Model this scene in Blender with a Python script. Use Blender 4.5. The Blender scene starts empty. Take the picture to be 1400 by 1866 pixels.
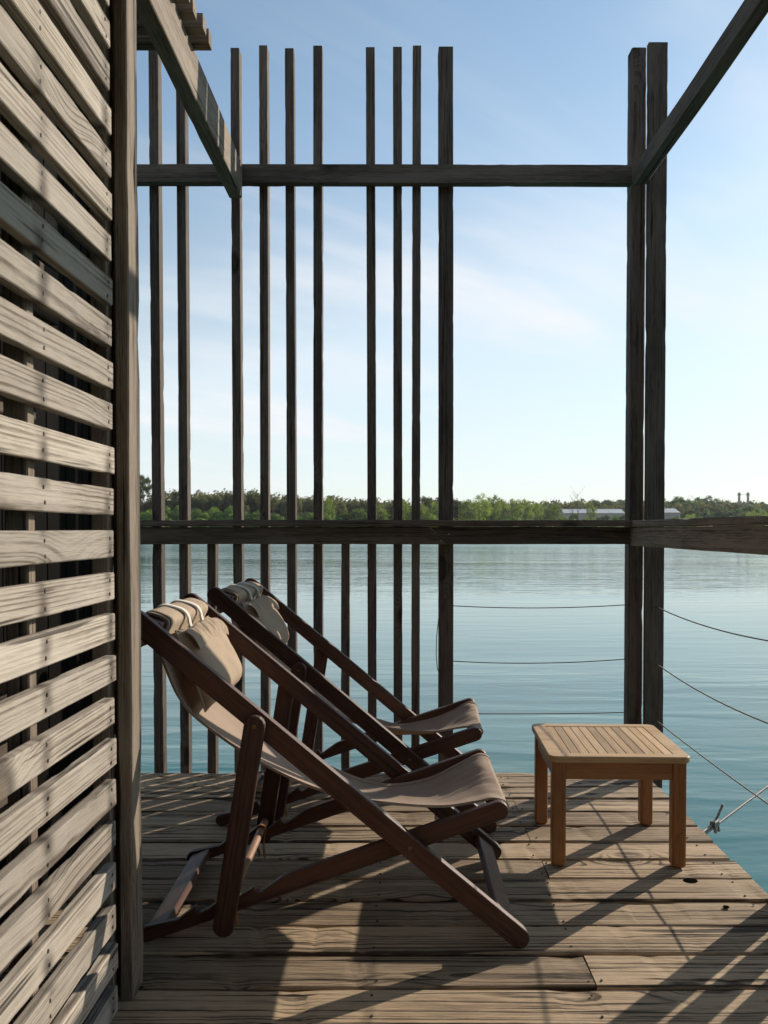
import bpy, bmesh, math, random
from mathutils import Vector, Matrix, noise

random.seed(11)
R = math.radians
sc = bpy.context.scene
COL = sc.collection

# ------------------------------------------------------------------ camera
FPX = 1550.0            # focal length in pixels of the 1400 x 1866 photograph
EYE = 1.035
PITCH = R(1.3)
PCX, HZ = 722.0, 966.0
PCY = HZ + FPX * math.tan(PITCH)
cam = bpy.data.cameras.new('camera')
cam.sensor_fit = 'AUTO'
cam.sensor_width = 36.0
cam.lens = 36.0 * FPX / 1866.0
cam.shift_x = (700.0 - PCX) / 1866.0
cam.shift_y = (PCY - 933.0) / 1866.0
cam.clip_start = 0.05
cam.clip_end = 9000.0
cam.dof.use_dof = True
cam.dof.focus_distance = 3.2
cam.dof.aperture_fstop = 9.0
cam_o = bpy.data.objects.new('camera', cam)
COL.objects.link(cam_o)
cam_o.location = (0, 0, EYE)
cam_o.rotation_euler = (R(90) - PITCH, 0, 0)
sc.camera = cam_o

# ------------------------------------------------------------------ light
SUN_AZ = 45.4           # degrees to the right of the viewing direction (+Y)
SUN_EL = 23.1
SUN_STRENGTH = 5.0
SKY_STRENGTH = 0.15
world = bpy.data.worlds.new('World')
sc.world = world
world.use_nodes = True
world.cycles.sampling_method = 'MANUAL'
world.cycles.sample_map_resolution = 512
sc.view_settings.view_transform = 'Standard'
sc.view_settings.look = 'None'
sc.view_settings.gamma = 1.0
sc.view_settings.use_curve_mapping = False
sc.view_settings.exposure = 0.10
sc.cycles.max_bounces = 6
sc.cycles.use_adaptive_sampling = True
sc.cycles.adaptive_threshold = 0.02
sc.cycles.diffuse_bounces = 3
sc.cycles.glossy_bounces = 3
sc.cycles.transmission_bounces = 3
sc.cycles.caustics_reflective = False
sc.cycles.caustics_refractive = False

def build_world():
    nt = world.node_tree
    nt.nodes.clear()
    nd, lk = nt.nodes, nt.links
    out = nd.new('ShaderNodeOutputWorld')
    bg = nd.new('ShaderNodeBackground')
    bg.inputs[1].default_value = SKY_STRENGTH
    sky = nd.new('ShaderNodeTexSky')
    sky.sky_type = 'NISHITA'
    sky.sun_disc = False
    sky.sun_elevation = R(SUN_EL)
    sky.sun_rotation = R(SUN_AZ)
    sky.altitude = 50.0
    sky.air_density = 1.0
    sky.dust_density = 0.25
    sky.ozone_density = 1.4
    # thin cirrus: noise laid on a flat cloud sheet, looked up by direction
    tc = nd.new('ShaderNodeTexCoord')
    sep = nd.new('ShaderNodeSeparateXYZ')
    lk.new(tc.outputs['Generated'], sep.inputs[0])
    addz = nd.new('ShaderNodeMath'); addz.operation = 'ADD'; addz.inputs[1].default_value = 0.12
    mx = nd.new('ShaderNodeMath'); mx.operation = 'MAXIMUM'; mx.inputs[1].default_value = 0.0
    lk.new(sep.outputs[2], mx.inputs[0]); lk.new(mx.outputs[0], addz.inputs[0])
    dx = nd.new('ShaderNodeMath'); dx.operation = 'DIVIDE'
    dy = nd.new('ShaderNodeMath'); dy.operation = 'DIVIDE'
    lk.new(sep.outputs[0], dx.inputs[0]); lk.new(addz.outputs[0], dx.inputs[1])
    lk.new(sep.outputs[1], dy.inputs[0]); lk.new(addz.outputs[0], dy.inputs[1])
    cmb = nd.new('ShaderNodeCombineXYZ')
    lk.new(dx.outputs[0], cmb.inputs[0]); lk.new(dy.outputs[0], cmb.inputs[1])
    def sheet(rot, scale, loc, nscale, detail, lo, hi, dist):
        m = nd.new('ShaderNodeMapping'); m.vector_type = 'TEXTURE'
        m.inputs['Rotation'].default_value = (0, 0, R(rot))
        m.inputs['Scale'].default_value = scale
        m.inputs['Location'].default_value = loc
        lk.new(cmb.outputs[0], m.inputs[0])
        n = nd.new('ShaderNodeTexNoise')
        n.inputs['Scale'].default_value = nscale
        n.inputs['Detail'].default_value = detail
        n.inputs['Roughness'].default_value = 0.55
        n.inputs['Distortion'].default_value = dist
        lk.new(m.outputs[0], n.inputs['Vector'])
        r = nd.new('ShaderNodeMapRange'); r.interpolation_type = 'SMOOTHSTEP'
        r.inputs[1].default_value = lo; r.inputs[2].default_value = hi
        lk.new(n.outputs[0], r.inputs[0])
        return r
    a = sheet(43, (2.6, 0.62, 1), (1.2, 5.4, 0), 1.15, 5, 0.44, 0.76, 0.5)
    b = sheet(30, (1.6, 0.9, 1), (2.2, 8.3, 0), 0.9, 4, 0.46, 0.78, 0.4)
    am = nd.new('ShaderNodeMath'); am.operation = 'MULTIPLY'; am.inputs[1].default_value = 0.55
    bm_ = nd.new('ShaderNodeMath'); bm_.operation = 'MULTIPLY'; bm_.inputs[1].default_value = 0.62
    lk.new(a.outputs[0], am.inputs[0]); lk.new(b.outputs[0], bm_.inputs[0])
    s = nd.new('ShaderNodeMath'); s.operation = 'ADD'; s.use_clamp = True
    lk.new(am.outputs[0], s.inputs[0]); lk.new(bm_.outputs[0], s.inputs[1])
    veil = nd.new('ShaderNodeMapRange'); veil.interpolation_type = 'SMOOTHSTEP'
    for i, x in zip((1, 2, 3, 4), (0.0, 0.55, 0.80, 0.20)): veil.inputs[i].default_value = x
    lk.new(mx.outputs[0], veil.inputs[0])
    vm = nd.new('ShaderNodeMix'); vm.data_type = 'RGBA'
    tn = nd.new('ShaderNodeMix'); tn.data_type = 'RGBA'; tn.blend_type = 'MULTIPLY'; tn.inputs[0].default_value = 1.0
    lk.new(sky.outputs[0], tn.inputs[6]); tn.inputs[7].default_value = (0.94, 1.07, 1.05, 1)   # white balance of the sky
    lk.new(veil.outputs[0], vm.inputs[0]); lk.new(tn.outputs[2], vm.inputs[6])
    bw = nd.new('ShaderNodeRGBToBW'); lk.new(tn.outputs[2], bw.inputs[0])
    def pale(gain, lim, col):
        m1 = nd.new('ShaderNodeMath'); m1.operation = 'MULTIPLY'; m1.inputs[1].default_value = gain
        lk.new(bw.outputs[0], m1.inputs[0])
        m2 = nd.new('ShaderNodeMath'); m2.operation = 'MINIMUM'; m2.inputs[1].default_value = lim
        lk.new(m1.outputs[0], m2.inputs[0])
        c = nd.new('ShaderNodeMix'); c.data_type = 'RGBA'; c.blend_type = 'MULTIPLY'; c.inputs[0].default_value = 1.0
        lk.new(m2.outputs[0], c.inputs[6]); c.inputs[7].default_value = col
        return c.outputs[2]
    # thin haze that pales the sky towards the horizon, as bright as the sky behind it
    lk.new(pale(1.10, 5.3, (0.95, 1.01, 1.05, 1)), vm.inputs[7])
    mix = nd.new('ShaderNodeMix'); mix.data_type = 'RGBA'
    lk.new(s.outputs[0], mix.inputs[0])
    lk.new(vm.outputs[2], mix.inputs[6])
    lk.new(pale(1.75, 6.0, (0.98, 1.0, 1.03, 1)), mix.inputs[7])
    lk.new(mix.outputs[2], bg.inputs[0])
    lk.new(bg.outputs[0], out.inputs[0])
build_world()

sun = bpy.data.lights.new('sun', 'SUN')
sun.energy = SUN_STRENGTH
sun.angle = R(0.5)
sun.color = (1.0, 0.89, 0.76)
sun_o = bpy.data.objects.new('sun', sun)
COL.objects.link(sun_o)
sdir = Vector((math.sin(R(SUN_AZ)) * math.cos(R(SUN_EL)), math.cos(R(SUN_AZ)) * math.cos(R(SUN_EL)), math.sin(R(SUN_EL))))
sun_o.rotation_euler = sdir.to_track_quat('Z', 'Y').to_euler()
sun_o.location = (8, 8, 6)

# ------------------------------------------------------------------ helpers
PM = {}                                     # world matrix of every object built

def put(o, M, parent=None):
    COL.objects.link(o)
    PM[o.name] = M.copy()
    if parent is not None:
        o.parent = parent
        o.matrix_basis = PM[parent.name].inverted() @ M
    else:
        o.matrix_basis = M
    return o

def tag(o, label=None, cat=None, group=None, kind=None):
    if label: o['label'] = label
    if cat: o['category'] = cat
    if group: o['group'] = group
    if kind: o['kind'] = kind
    return o

def thing(name, loc, label=None, cat=None, group=None, kind=None, rz=0.0):
    o = bpy.data.objects.new(name, None)
    o.empty_display_size = 0.1
    put(o, Matrix.Translation(loc) @ Matrix.Rotation(rz, 4, 'Z'))
    return tag(o, label, cat, group, kind)

def mesh_obj(name, verts, faces, mat, M=Matrix(), parent=None, smooth=False):
    me = bpy.data.meshes.new(name)
    me.from_pydata([tuple(v) for v in verts], [], faces)
    me.update()
    if mat: me.materials.append(mat)
    if smooth:
        for p in me.polygons: p.use_smooth = True
    o = bpy.data.objects.new(name, me)
    return put(o, M, parent)

def bm_obj(name, bm, mat, M=Matrix(), parent=None, smooth=False):
    bmesh.ops.recalc_face_normals(bm, faces=bm.faces[:])
    me = bpy.data.meshes.new(name)
    bm.to_mesh(me); bm.free()
    if mat: me.materials.append(mat)
    if smooth:
        for p in me.polygons: p.use_smooth = True
    o = bpy.data.objects.new(name, me)
    return put(o, M, parent)

def inst(name, me, M, parent=None):
    return put(bpy.data.objects.new(name, me), M, parent)

def frame(a, b, up):
    x = (Vector(b) - Vector(a)).normalized()
    y = Vector(up).cross(x).normalized()
    z = x.cross(y)
    M = Matrix((x, y, z)).transposed().to_4x4()
    M.translation = Vector(a)
    return M

_seed = [0]
def board(name, a, b, w, h, mat, parent=None, up=(0, 0, 1), wob=0.0015, bev=0.003, step=0.09, bow=0.0, chip=0.0, cut=(0, 0)):
    """A sawn timber from a to b (centre line), w wide, h high along `up`; edges worn and slightly uneven.
    cut: extra length of the upper edge at each end (bevel cut)."""
    _seed[0] += 1
    sd = _seed[0] * 7.31
    M = frame(a, b, up)
    L = (Vector(b) - Vector(a)).length
    n = max(2, int(L / step))
    hw, hh = w / 2, h / 2
    ring = [(-hw + bev, -hh), (hw - bev, -hh), (hw, -hh + bev), (hw, hh - bev), (hw - bev, hh), (-hw + bev, hh), (-hw, hh - bev), (-hw, -hh + bev)]
    corner = [0, 1, 1, 2, 2, 3, 3, 0]
    vs, fs = [], []
    for i in range(n + 1):
        x = L * i / n
        by = bow * math.sin(math.pi * i / n)
        for j, (y, z) in enumerate(ring):
            c = corner[j]
            e1 = noise.noise(Vector((x * 2.2, c * 5.7, sd))) * wob
            e2 = noise.noise(Vector((x * 2.2, c * 5.7 + 40, sd))) * wob
            k = 0.0
            if chip:
                k = max(0.0, noise.noise(Vector((x * 14, c * 9.1, sd + 3))) - 0.25) * chip
            yy = y + e1 - math.copysign(k, y) + by
            zz = z + e2 - math.copysign(k, z)
            xx = x
            t = (z + hh) / h
            if i == 0: xx -= cut[0] * t
            if i == n: xx += cut[1] * t
            vs.append((xx, yy, zz))
    for i in range(n):
        for j in range(8):
            k = (j + 1) % 8
            fs.append((i * 8 + j, i * 8 + k, (i + 1) * 8 + k, (i + 1) * 8 + j))
    fs.append(tuple(reversed(range(8))))
    fs.append(tuple(range(n * 8, n * 8 + 8)))
    o = mesh_obj(name, vs, fs, mat, M, parent)
    bm = bmesh.new(); bm.from_mesh(o.data)
    bmesh.ops.recalc_face_normals(bm, faces=bm.faces[:])
    bm.to_mesh(o.data); bm.free()
    return o

def plate(name, outline, thick, mat, M, parent=None, bev=0.004, seg=2):
    """outline: (x, z) polygon in the member's own frame, extruded along y, soft arrises."""
    bm = bmesh.new()
    lo = [bm.verts.new((x, -thick / 2, z)) for x, z in outline]
    hi = [bm.verts.new((x, thick / 2, z)) for x, z in outline]
    f1 = bm.faces.new(lo); f2 = bm.faces.new(list(reversed(hi)))
    n = len(outline)
    for i in range(n):
        j = (i + 1) % n
        bm.faces.new((lo[j], lo[i], hi[i], hi[j]))
    bmesh.ops.recalc_face_normals(bm, faces=bm.faces[:])
    es = list(set(f1.edges[:] + f2.edges[:]))
    if bev:
        bmesh.ops.bevel(bm, geom=es, offset=bev, segments=seg, profile=0.5, affect='EDGES', clamp_overlap=True)
    return bm_obj(name, bm, mat, M, parent)

def stadium(L, h, r0=None, r1=None, n=8):
    """bar of length L (end-centre to end-centre) and height h with round ends"""
    r = h / 2
    pts = []
    for i in range(n + 1):
        a = math.pi / 2 + math.pi * i / n
        pts.append((r * math.cos(a), r * math.sin(a)))
    for i in range(n + 1):
        a = -math.pi / 2 + math.pi * i / n
        pts.append((L + r * math.cos(a), r * math.sin(a)))
    return pts

def tube(name, pts, rad, mat, parent=None, n=8, caps=True, M=Matrix(), smooth=True):
    pts = [Vector(p) for p in pts]
    vs, fs = [], []
    for i, p in enumerate(pts):
        t = (pts[min(i + 1, len(pts) - 1)] - pts[max(i - 1, 0)]).normalized()
        u = Vector((0, 0, 1)) if abs(t.z) < 0.9 else Vector((1, 0, 0))
        s = t.cross(u).normalized(); u = s.cross(t)
        r = rad[i] if isinstance(rad, (list, tuple)) else rad
        for j in range(n):
            a = 2 * math.pi * j / n
            vs.append(p + (s * math.cos(a) + u * math.sin(a)) * r)
    for i in range(len(pts) - 1):
        for j in range(n):
            k = (j + 1) % n
            fs.append((i * n + j, i * n + k, (i + 1) * n + k, (i + 1) * n + j))
    if caps:
        fs.append(tuple(reversed(range(n))))
        fs.append(tuple(range((len(pts) - 1) * n, len(pts) * n)))
    return mesh_obj(name, vs, fs, mat, M, parent, smooth)

def disc_mesh(name, r, h, mat, n=10):
    vs = [(r * math.cos(2 * math.pi * i / n), r * math.sin(2 * math.pi * i / n), z) for z in (-0.002, h) for i in range(n)]
    fs = [(i, (i + 1) % n, n + (i + 1) % n, n + i) for i in range(n)] + [tuple(range(n, 2 * n))]
    me = bpy.data.meshes.new(name); me.from_pydata(vs, [], fs); me.materials.append(mat)
    return me

# ------------------------------------------------------------------ materials
class G:
    """small node-graph writer"""
    def __init__(s, name):
        s.m = bpy.data.materials.new(name); s.m.use_nodes = True
        s.t = s.m.node_tree; s.t.nodes.clear()
        s.out = s.t.nodes.new('ShaderNodeOutputMaterial')
    def node(s, ty, **kw):
        n = s.t.nodes.new(ty)
        for k, v in kw.items(): setattr(n, k, v)
        return n
    def put(s, sock, v):
        if isinstance(v, bpy.types.NodeSocket): s.t.links.new(v, sock)
        elif isinstance(v, bpy.types.Node): s.t.links.new(v.outputs[0], sock)
        else:
            if isinstance(v, (tuple, list)) and len(v) == 3 and sock.type == 'RGBA': v = (*v, 1)
            sock.default_value = v
    def math(s, op, a, b=0.0, c=None, clamp=False):
        n = s.node('ShaderNodeMath', operation=op); n.use_clamp = clamp
        s.put(n.inputs[0], a); s.put(n.inputs[1], b)
        if c is not None: s.put(n.inputs[2], c)
        return n.outputs[0]
    def vec(s, op, a, b):
        n = s.node('ShaderNodeVectorMath', operation=op)
        s.put(n.inputs[0], a); s.put(n.inputs[1], b)
        return n.outputs[0]
    def noise(s, v, scale=1.0, detail=2.0, rough=0.5, dist=0.0):
        n = s.node('ShaderNodeTexNoise')
        s.put(n.inputs['Vector'], v); n.inputs['Scale'].default_value = scale
        n.inputs['Detail'].default_value = detail; n.inputs['Roughness'].default_value = rough
        n.inputs['Distortion'].default_value = dist
        return n.outputs[0]
    def ramp(s, v, lo, hi, a=0.0, b=1.0, smooth=True):
        n = s.node('ShaderNodeMapRange'); n.interpolation_type = 'SMOOTHSTEP' if smooth else 'LINEAR'
        s.put(n.inputs[0], v)
        for i, x in zip((1, 2, 3, 4), (lo, hi, a, b)): s.put(n.inputs[i], x)
        return n.outputs[0]
    def mix(s, f, a, b, blend='MIX'):
        n = s.node('ShaderNodeMix', data_type='RGBA', blend_type=blend)
        s.put(n.inputs[0], f); s.put(n.inputs[6], a); s.put(n.inputs[7], b)
        return n.outputs[2]
    def bump(s, h, strength, dist, nrm=None):
        n = s.node('ShaderNodeBump')
        n.inputs['Strength'].default_value = strength; n.inputs['Distance'].default_value = dist
        s.put(n.inputs['Height'], h)
        if nrm is not None: s.put(n.inputs['Normal'], nrm)
        return n.outputs[0]
    def bsdf(s, col, rough, spec=0.5, nrm=None, **kw):
        p = s.node('ShaderNodeBsdfPrincipled')
        s.put(p.inputs['Base Color'], col); s.put(p.inputs['Roughness'], rough)
        s.put(p.inputs['Specular IOR Level'], spec)
        if nrm is not None: s.put(p.inputs['Normal'], nrm)
        for k, v in kw.items(): s.put(p.inputs[k], v)
        s.t.links.new(p.outputs[0], s.out.inputs[0])
        return p

def wood(name, light, dark, worn, knotc, rings=190, contrast=0.55, rough=0.8, bump=0.5, spec=0.2, knots=1.0,
         checks=1.0, mott=0.6, vary=0.25, fibre=0.7, stain_x=None, blot=0.0):
    g = G(name)
    tc = g.node('ShaderNodeTexCoord').outputs['Object']
    rnd = g.node('ShaderNodeObjectInfo').outputs['Random']
    r2 = g.math('FRACT', g.math('MULTIPLY', rnd, 7.13))
    r3 = g.math('FRACT', g.math('MULTIPLY', rnd, 23.7))
    off = g.node('ShaderNodeCombineXYZ')
    g.put(off.inputs[0], g.math('MULTIPLY', rnd, 57.0)); g.put(off.inputs[1], g.math('MULTIPLY', r2, 13.0)); g.put(off.inputs[2], g.math('MULTIPLY', r3, 9.0))
    q = g.vec('ADD', tc, off)
    sp = g.node('ShaderNodeSeparateXYZ'); g.put(sp.inputs[0], tc)
    low = g.math('SUBTRACT', g.noise(g.vec('MULTIPLY', q, (0.75, 6.0, 6.0)), 1.0, 2.0, 0.4), 0.5)
    vor = g.node('ShaderNodeTexVoronoi'); vor.feature = 'F1'
    if knots:
        g.put(vor.inputs['Vector'], g.vec('MULTIPLY', q, (1.9, 5.0, 1.4)))
        vor.inputs['Scale'].default_value = 1.0
        kd = vor.outputs['Distance']
        kf = g.math('EXPONENT', g.math('MULTIPLY', g.math('MULTIPLY', kd, kd), -26.0))
    y = g.math('ADD', sp.outputs[1], g.math('MULTIPLY', g.math('SUBTRACT', r2, 0.5), 0.16))
    z = g.math('ADD', sp.outputs[2], g.math('MULTIPLY_ADD', r3, 0.10, 0.015))
    r = g.math('SQRT', g.math('ADD', g.math('MULTIPLY', y, y), g.math('MULTIPLY', z, z)))
    r = g.math('ADD', r, g.math('MULTIPLY', low, 0.026))
    if knots: r = g.math('ADD', r, g.math('MULTIPLY', kf, 0.045 * knots))
    mt = g.noise(g.vec('MULTIPLY', q, (2.2, 12.0, 12.0)), 1.0, 3.0, 0.6)
    n1 = g.node('ShaderNodeTexNoise'); n1.noise_dimensions = '1D'; n1.inputs['Detail'].default_value = 1.0; n1.inputs['Scale'].default_value = 1.0
    g.put(n1.inputs['W'], g.math('ADD', g.math('MULTIPLY', r, rings * 0.42), g.math('MULTIPLY', rnd, 50.0)))
    ph = g.math('FRACT', g.math('ADD', g.math('MULTIPLY', r, rings), g.math('MULTIPLY', n1.outputs[0], 2.2)))
    # early wood fades in slowly, late wood ends sharply
    late = g.math('MULTIPLY', g.ramp(ph, 0.48, 0.84), g.ramp(ph, 1.0, 0.92))
    f1 = g.noise(g.vec('MULTIPLY', q, (4.0, 95.0, 95.0)), 1.0, 2.0, 0.6)
    f2 = g.noise(g.vec('MULTIPLY', q, (20.0, 290.0, 290.0)), 1.0, 2.0, 0.6)
    fib = g.math('ADD', g.math('MULTIPLY', f1, 0.45), g.math('MULTIPLY', f2, 0.55))
    late = g.math('MULTIPLY', late, g.ramp(mt, 0.66, 0.40, 0.45, 1.0))
    f = g.math('ADD', g.math('MULTIPLY', late, contrast), g.math('MULTIPLY', g.math('SUBTRACT', fib, 0.46), fibre * 3.2), clamp=True)
    col = g.mix(f, light, dark)
    col = g.mix(g.math('MULTIPLY', g.ramp(mt, 0.46, 0.70), mott), col, worn)
    if blot:
        col = g.mix(g.math('MULTIPLY', g.ramp(mt, 0.48, 0.30), blot), col, dark)
    h = g.math('MULTIPLY', fib, 1.35)
    if checks:
        ck = g.noise(g.vec('MULTIPLY', q, (1.3, 48.0, 48.0)), 1.0, 2.0, 0.55)
        ckf = g.math('MULTIPLY', g.ramp(ck, 0.63, 0.70), checks)
        col = g.mix(g.math('MULTIPLY', ckf, 0.85), col, tuple(c * 0.25 for c in dark))
        h = g.math('SUBTRACT', h, g.math('MULTIPLY', ckf, 1.6))
    if knots:
        kcore = g.math('MULTIPLY', g.ramp(kd, 0.10, 0.055), min(1.0, knots))
        krim = g.math('MULTIPLY', g.math('MULTIPLY', g.ramp(kd, 0.055, 0.085), g.ramp(kd, 0.14, 0.085)), min(1.0, knots))
        col = g.mix(g.math('MULTIPLY', kcore, 0.85), col, knotc)
        col = g.mix(g.math('MULTIPLY', krim, 0.75), col, tuple(c * 0.35 for c in dark))
    if stain_x:                                  # rust and damp bleeding from the nails
        sx = None
        for x0 in stain_x:
            d = g.math('ABSOLUTE', g.math('SUBTRACT', g.math('ADD', sp.outputs[0], g.math('MULTIPLY', low, 0.05)), x0))
            e = g.ramp(d, 0.040, 0.0)
            sx = e if sx is None else g.math('MAXIMUM', sx, e)
        sn = g.noise(g.vec('MULTIPLY', q, (10.0, 14.0, 14.0)), 1.0, 2.0)
        col = g.mix(g.math('MULTIPLY', sx, g.ramp(sn, 0.36, 0.66, 0.0, 0.85)), col, tuple(c * 0.45 for c in dark))
    br = g.math('MULTIPLY_ADD', g.math('SUBTRACT', r3, 0.5), vary * 2, 1.0)
    col = g.mix(1.0, col, br, 'MULTIPLY')
    nb = g.bump(h, bump, 0.0022)
    rr = g.math('ADD', g.math('MULTIPLY', g.math('SUBTRACT', fib, 0.5), 0.2), rough)
    g.bsdf(col, rr, spec, nb)
    return g.m

M_SLAT = wood('weathered_slat_wood', (0.42, 0.370, 0.305), (0.140, 0.113, 0.087), (0.47, 0.425, 0.365), (0.12, 0.08, 0.05),
              rings=125, contrast=0.85, vary=0.26, stain_x=(2.445, 2.772), mott=0.45, bump=0.8, checks=1.0, blot=0.22, fibre=0.55)
M_POST = wood('weathered_post_wood', (0.25, 0.20, 0.15), (0.075, 0.054, 0.039), (0.31, 0.255, 0.197), (0.08, 0.055, 0.035),
              rings=170, contrast=0.55, vary=0.08, bump=0.7, blot=0.4, fibre=1.0)
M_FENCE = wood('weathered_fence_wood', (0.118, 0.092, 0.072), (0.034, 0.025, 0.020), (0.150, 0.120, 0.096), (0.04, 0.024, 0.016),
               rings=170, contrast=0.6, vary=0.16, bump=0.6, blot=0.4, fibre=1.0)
M_DECK = wood('worn_deck_wood', (0.425, 0.312, 0.198), (0.056, 0.039, 0.025), (0.46, 0.36, 0.248), (0.14, 0.09, 0.052),
              rings=105, contrast=0.95, vary=0.28, bump=1.0, checks=1.0, mott=0.4, fibre=0.75, blot=0.35, knots=1.0)
M_DARK = wood('shade_black_wood', (0.006, 0.005, 0.004), (0.004, 0.0035, 0.003), (0.008, 0.007, 0.006), (0.006, 0.005, 0.004), spec=0.03, vary=0.2, checks=0, knots=0)  # near-black colour stands in for interior shade and cuts bounce light
M_CHAIR = wood('oiled_dark_hardwood', (0.086, 0.035, 0.021), (0.020, 0.008, 0.0055), (0.105, 0.046, 0.029), (0.05, 0.02, 0.012),
               rings=120, contrast=0.6, rough=0.50, bump=0.2, spec=0.32, knots=0.0, checks=0.0, vary=0.14, fibre=0.9)
M_DOWEL = wood('pale_dowel_wood', (0.30, 0.165, 0.095), (0.20, 0.10, 0.055), (0.34, 0.20, 0.12), (0.1, 0.05, 0.03),
               rings=200, contrast=0.4, rough=0.5, bump=0.12, spec=0.4, knots=0.0, checks=0.0, vary=0.1)
M_TEAK = wood('oiled_teak', (0.35, 0.145, 0.044), (0.115, 0.040, 0.013), (0.35, 0.155, 0.058), (0.2, 0.08, 0.03),
              rings=120, contrast=0.3, rough=0.46, bump=0.12, spec=0.4, knots=0.0, checks=0.0, vary=0.2, fibre=0.8, blot=0.4)
M_TEAKTOP = wood('sun_bleached_teak', (0.52, 0.335, 0.165), (0.27, 0.15, 0.065), (0.56, 0.39, 0.22), (0.2, 0.1, 0.05),
                 rings=150, contrast=0.4, rough=0.55, bump=0.15, spec=0.35, knots=0.0, checks=0.0, vary=0.34, mott=0.8, blot=0.4)

def canvas_mat(name, col, col2):
    g = G(name)
    tc = g.node('ShaderNodeTexCoord').outputs['Object']
    n = g.noise(tc, 9.0, 4.0, 0.6)
    w = g.noise(g.vec('MULTIPLY', tc, (420.0, 420.0, 420.0)), 1.0, 1.0)
    c = g.mix(g.ramp(n, 0.35, 0.7), col, col2)
    c = g.mix(g.math('MULTIPLY', w, 0.22), c, tuple(x * 0.6 for x in col))
    wr = g.noise(g.vec('MULTIPLY', tc, (12.0, 30.0, 12.0)), 1.0, 3.0)
    nb = g.bump(g.math('ADD', g.math('MULTIPLY', w, 0.3), wr), 0.35, 0.003)
    p = g.node('ShaderNodeBsdfPrincipled')
    g.put(p.inputs['Base Color'], c); p.inputs['Roughness'].default_value = 0.9
    p.inputs['Specular IOR Level'].default_value = 0.12
    g.put(p.inputs['Normal'], nb)
    t = g.node('ShaderNodeBsdfTranslucent')
    g.put(t.inputs[0], g.mix(0.5, c, (0.55, 0.30, 0.14)))
    ms = g.node('ShaderNodeMixShader'); ms.inputs[0].default_value = 0.16
    g.t.links.new(p.outputs[0], ms.inputs[1]); g.t.links.new(t.outputs[0], ms.inputs[2])
    g.t.links.new(ms.outputs[0], g.out.inputs[0])
    return g.m
M_CANVAS = canvas_mat('taupe_canvas', (0.42, 0.315, 0.240), (0.46, 0.355, 0.275))
M_PILLOW = canvas_mat('sand_canvas', (0.50, 0.385, 0.275), (0.54, 0.42, 0.305))
M_STRAP = canvas_mat('cream_webbing', (0.80, 0.74, 0.64), (0.84, 0.78, 0.69))
M_LEATHER = canvas_mat('tan_leather', (0.34, 0.15, 0.055), (0.40, 0.19, 0.075))

def plain(name, col, rough=0.6, metal=0.0, spec=0.4, var=0.3, scale=40.0, bump=0.2):
    g = G(name)
    tc = g.node('ShaderNodeTexCoord').outputs['Object']
    n = g.noise(tc, scale, 4.0, 0.6)
    c = g.mix(g.ramp(n, 0.3, 0.75, 0.0, var), col, tuple(x * 0.35 for x in col))
    g.bsdf(c, rough, spec, g.bump(n, bump, 0.002), Metallic=metal)
    return g.m
M_NAIL = plain('rusty_nail', (0.035, 0.022, 0.016), 0.7)
M_BRASS = plain('dull_brass', (0.20, 0.13, 0.06), 0.45, 0.7)
M_STEEL = plain('galvanised_steel', (0.26, 0.25, 0.23), 0.45, 0.8, var=0.5)
M_CABLE = plain('thin_wire_rope', (0.20, 0.17, 0.13), 0.6, 0.3)
M_ROPE = plain('steel_wire_rope', (0.28, 0.26, 0.23), 0.55, 0.35, var=0.4, scale=300)
M_HOLE = plain('knot_hole_shadow', (0.008, 0.006, 0.005), 1.0, spec=0.0, bump=0.0)
M_FLOAT = plain('gap_shade_float', (0.03, 0.032, 0.03), 0.7)
M_WEB = plain('cobweb_thread', (0.55, 0.53, 0.50), 0.8, spec=0.2)
M_WHITE = plain('white_sheet_roof', (0.55, 0.55, 0.54), 0.5, var=0.15, scale=0.6)
M_CONC = plain('pale_concrete', (0.46, 0.42, 0.36), 0.85, var=0.3, scale=0.8)

def leaf_mat(name, a, b, vary=0.35, transl=0.35):
    g = G(name)
    tc = g.node('ShaderNodeTexCoord').outputs['Object']
    rnd = g.node('ShaderNodeObjectInfo').outputs['Random']
    n = g.noise(g.vec('ADD', g.vec('MULTIPLY', tc, (6, 6, 6)), g.mix(1.0, (9, 5, 7), rnd, 'MULTIPLY')), 1.0, 3.0, 0.6)
    c = g.mix(g.ramp(n, 0.34, 0.68), a, b)
    c = g.mix(1.0, c, g.math('MULTIPLY_ADD', g.math('SUBTRACT', rnd, 0.5), vary * 2, 1.0), 'MULTIPLY')
    p = g.node('ShaderNodeBsdfPrincipled')
    g.put(p.inputs['Base Color'], c); p.inputs['Roughness'].default_value = 0.7
    p.inputs['Specular IOR Level'].default_value = 0.15
    t = g.node('ShaderNodeBsdfTranslucent'); g.put(t.inputs[0], g.mix(1.0, c, (1.5, 1.5, 0.6), 'MULTIPLY'))
    ms = g.node('ShaderNodeMixShader'); ms.inputs[0].default_value = transl
    g.t.links.new(p.outputs[0], ms.inputs[1]); g.t.links.new(t.outputs[0], ms.inputs[2])
    g.t.links.new(ms.outputs[0], g.out.inputs[0])
    return g.m
L_OAK = leaf_mat('evergreen_leaves', (0.090, 0.098, 0.044), (0.160, 0.152, 0.078), 0.25, 0.30)
L_BRIGHT = leaf_mat('fresh_green_leaves', (0.125, 0.205, 0.052), (0.210, 0.295, 0.080), 0.3, 0.42)
L_POPLAR = leaf_mat('yellow_green_leaves', (0.165, 0.220, 0.074), (0.265, 0.320, 0.110), 0.3, 0.42)
L_BLUE = leaf_mat('bluish_green_leaves', (0.105, 0.150, 0.080), (0.165, 0.215, 0.110), 0.25, 0.34)
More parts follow.
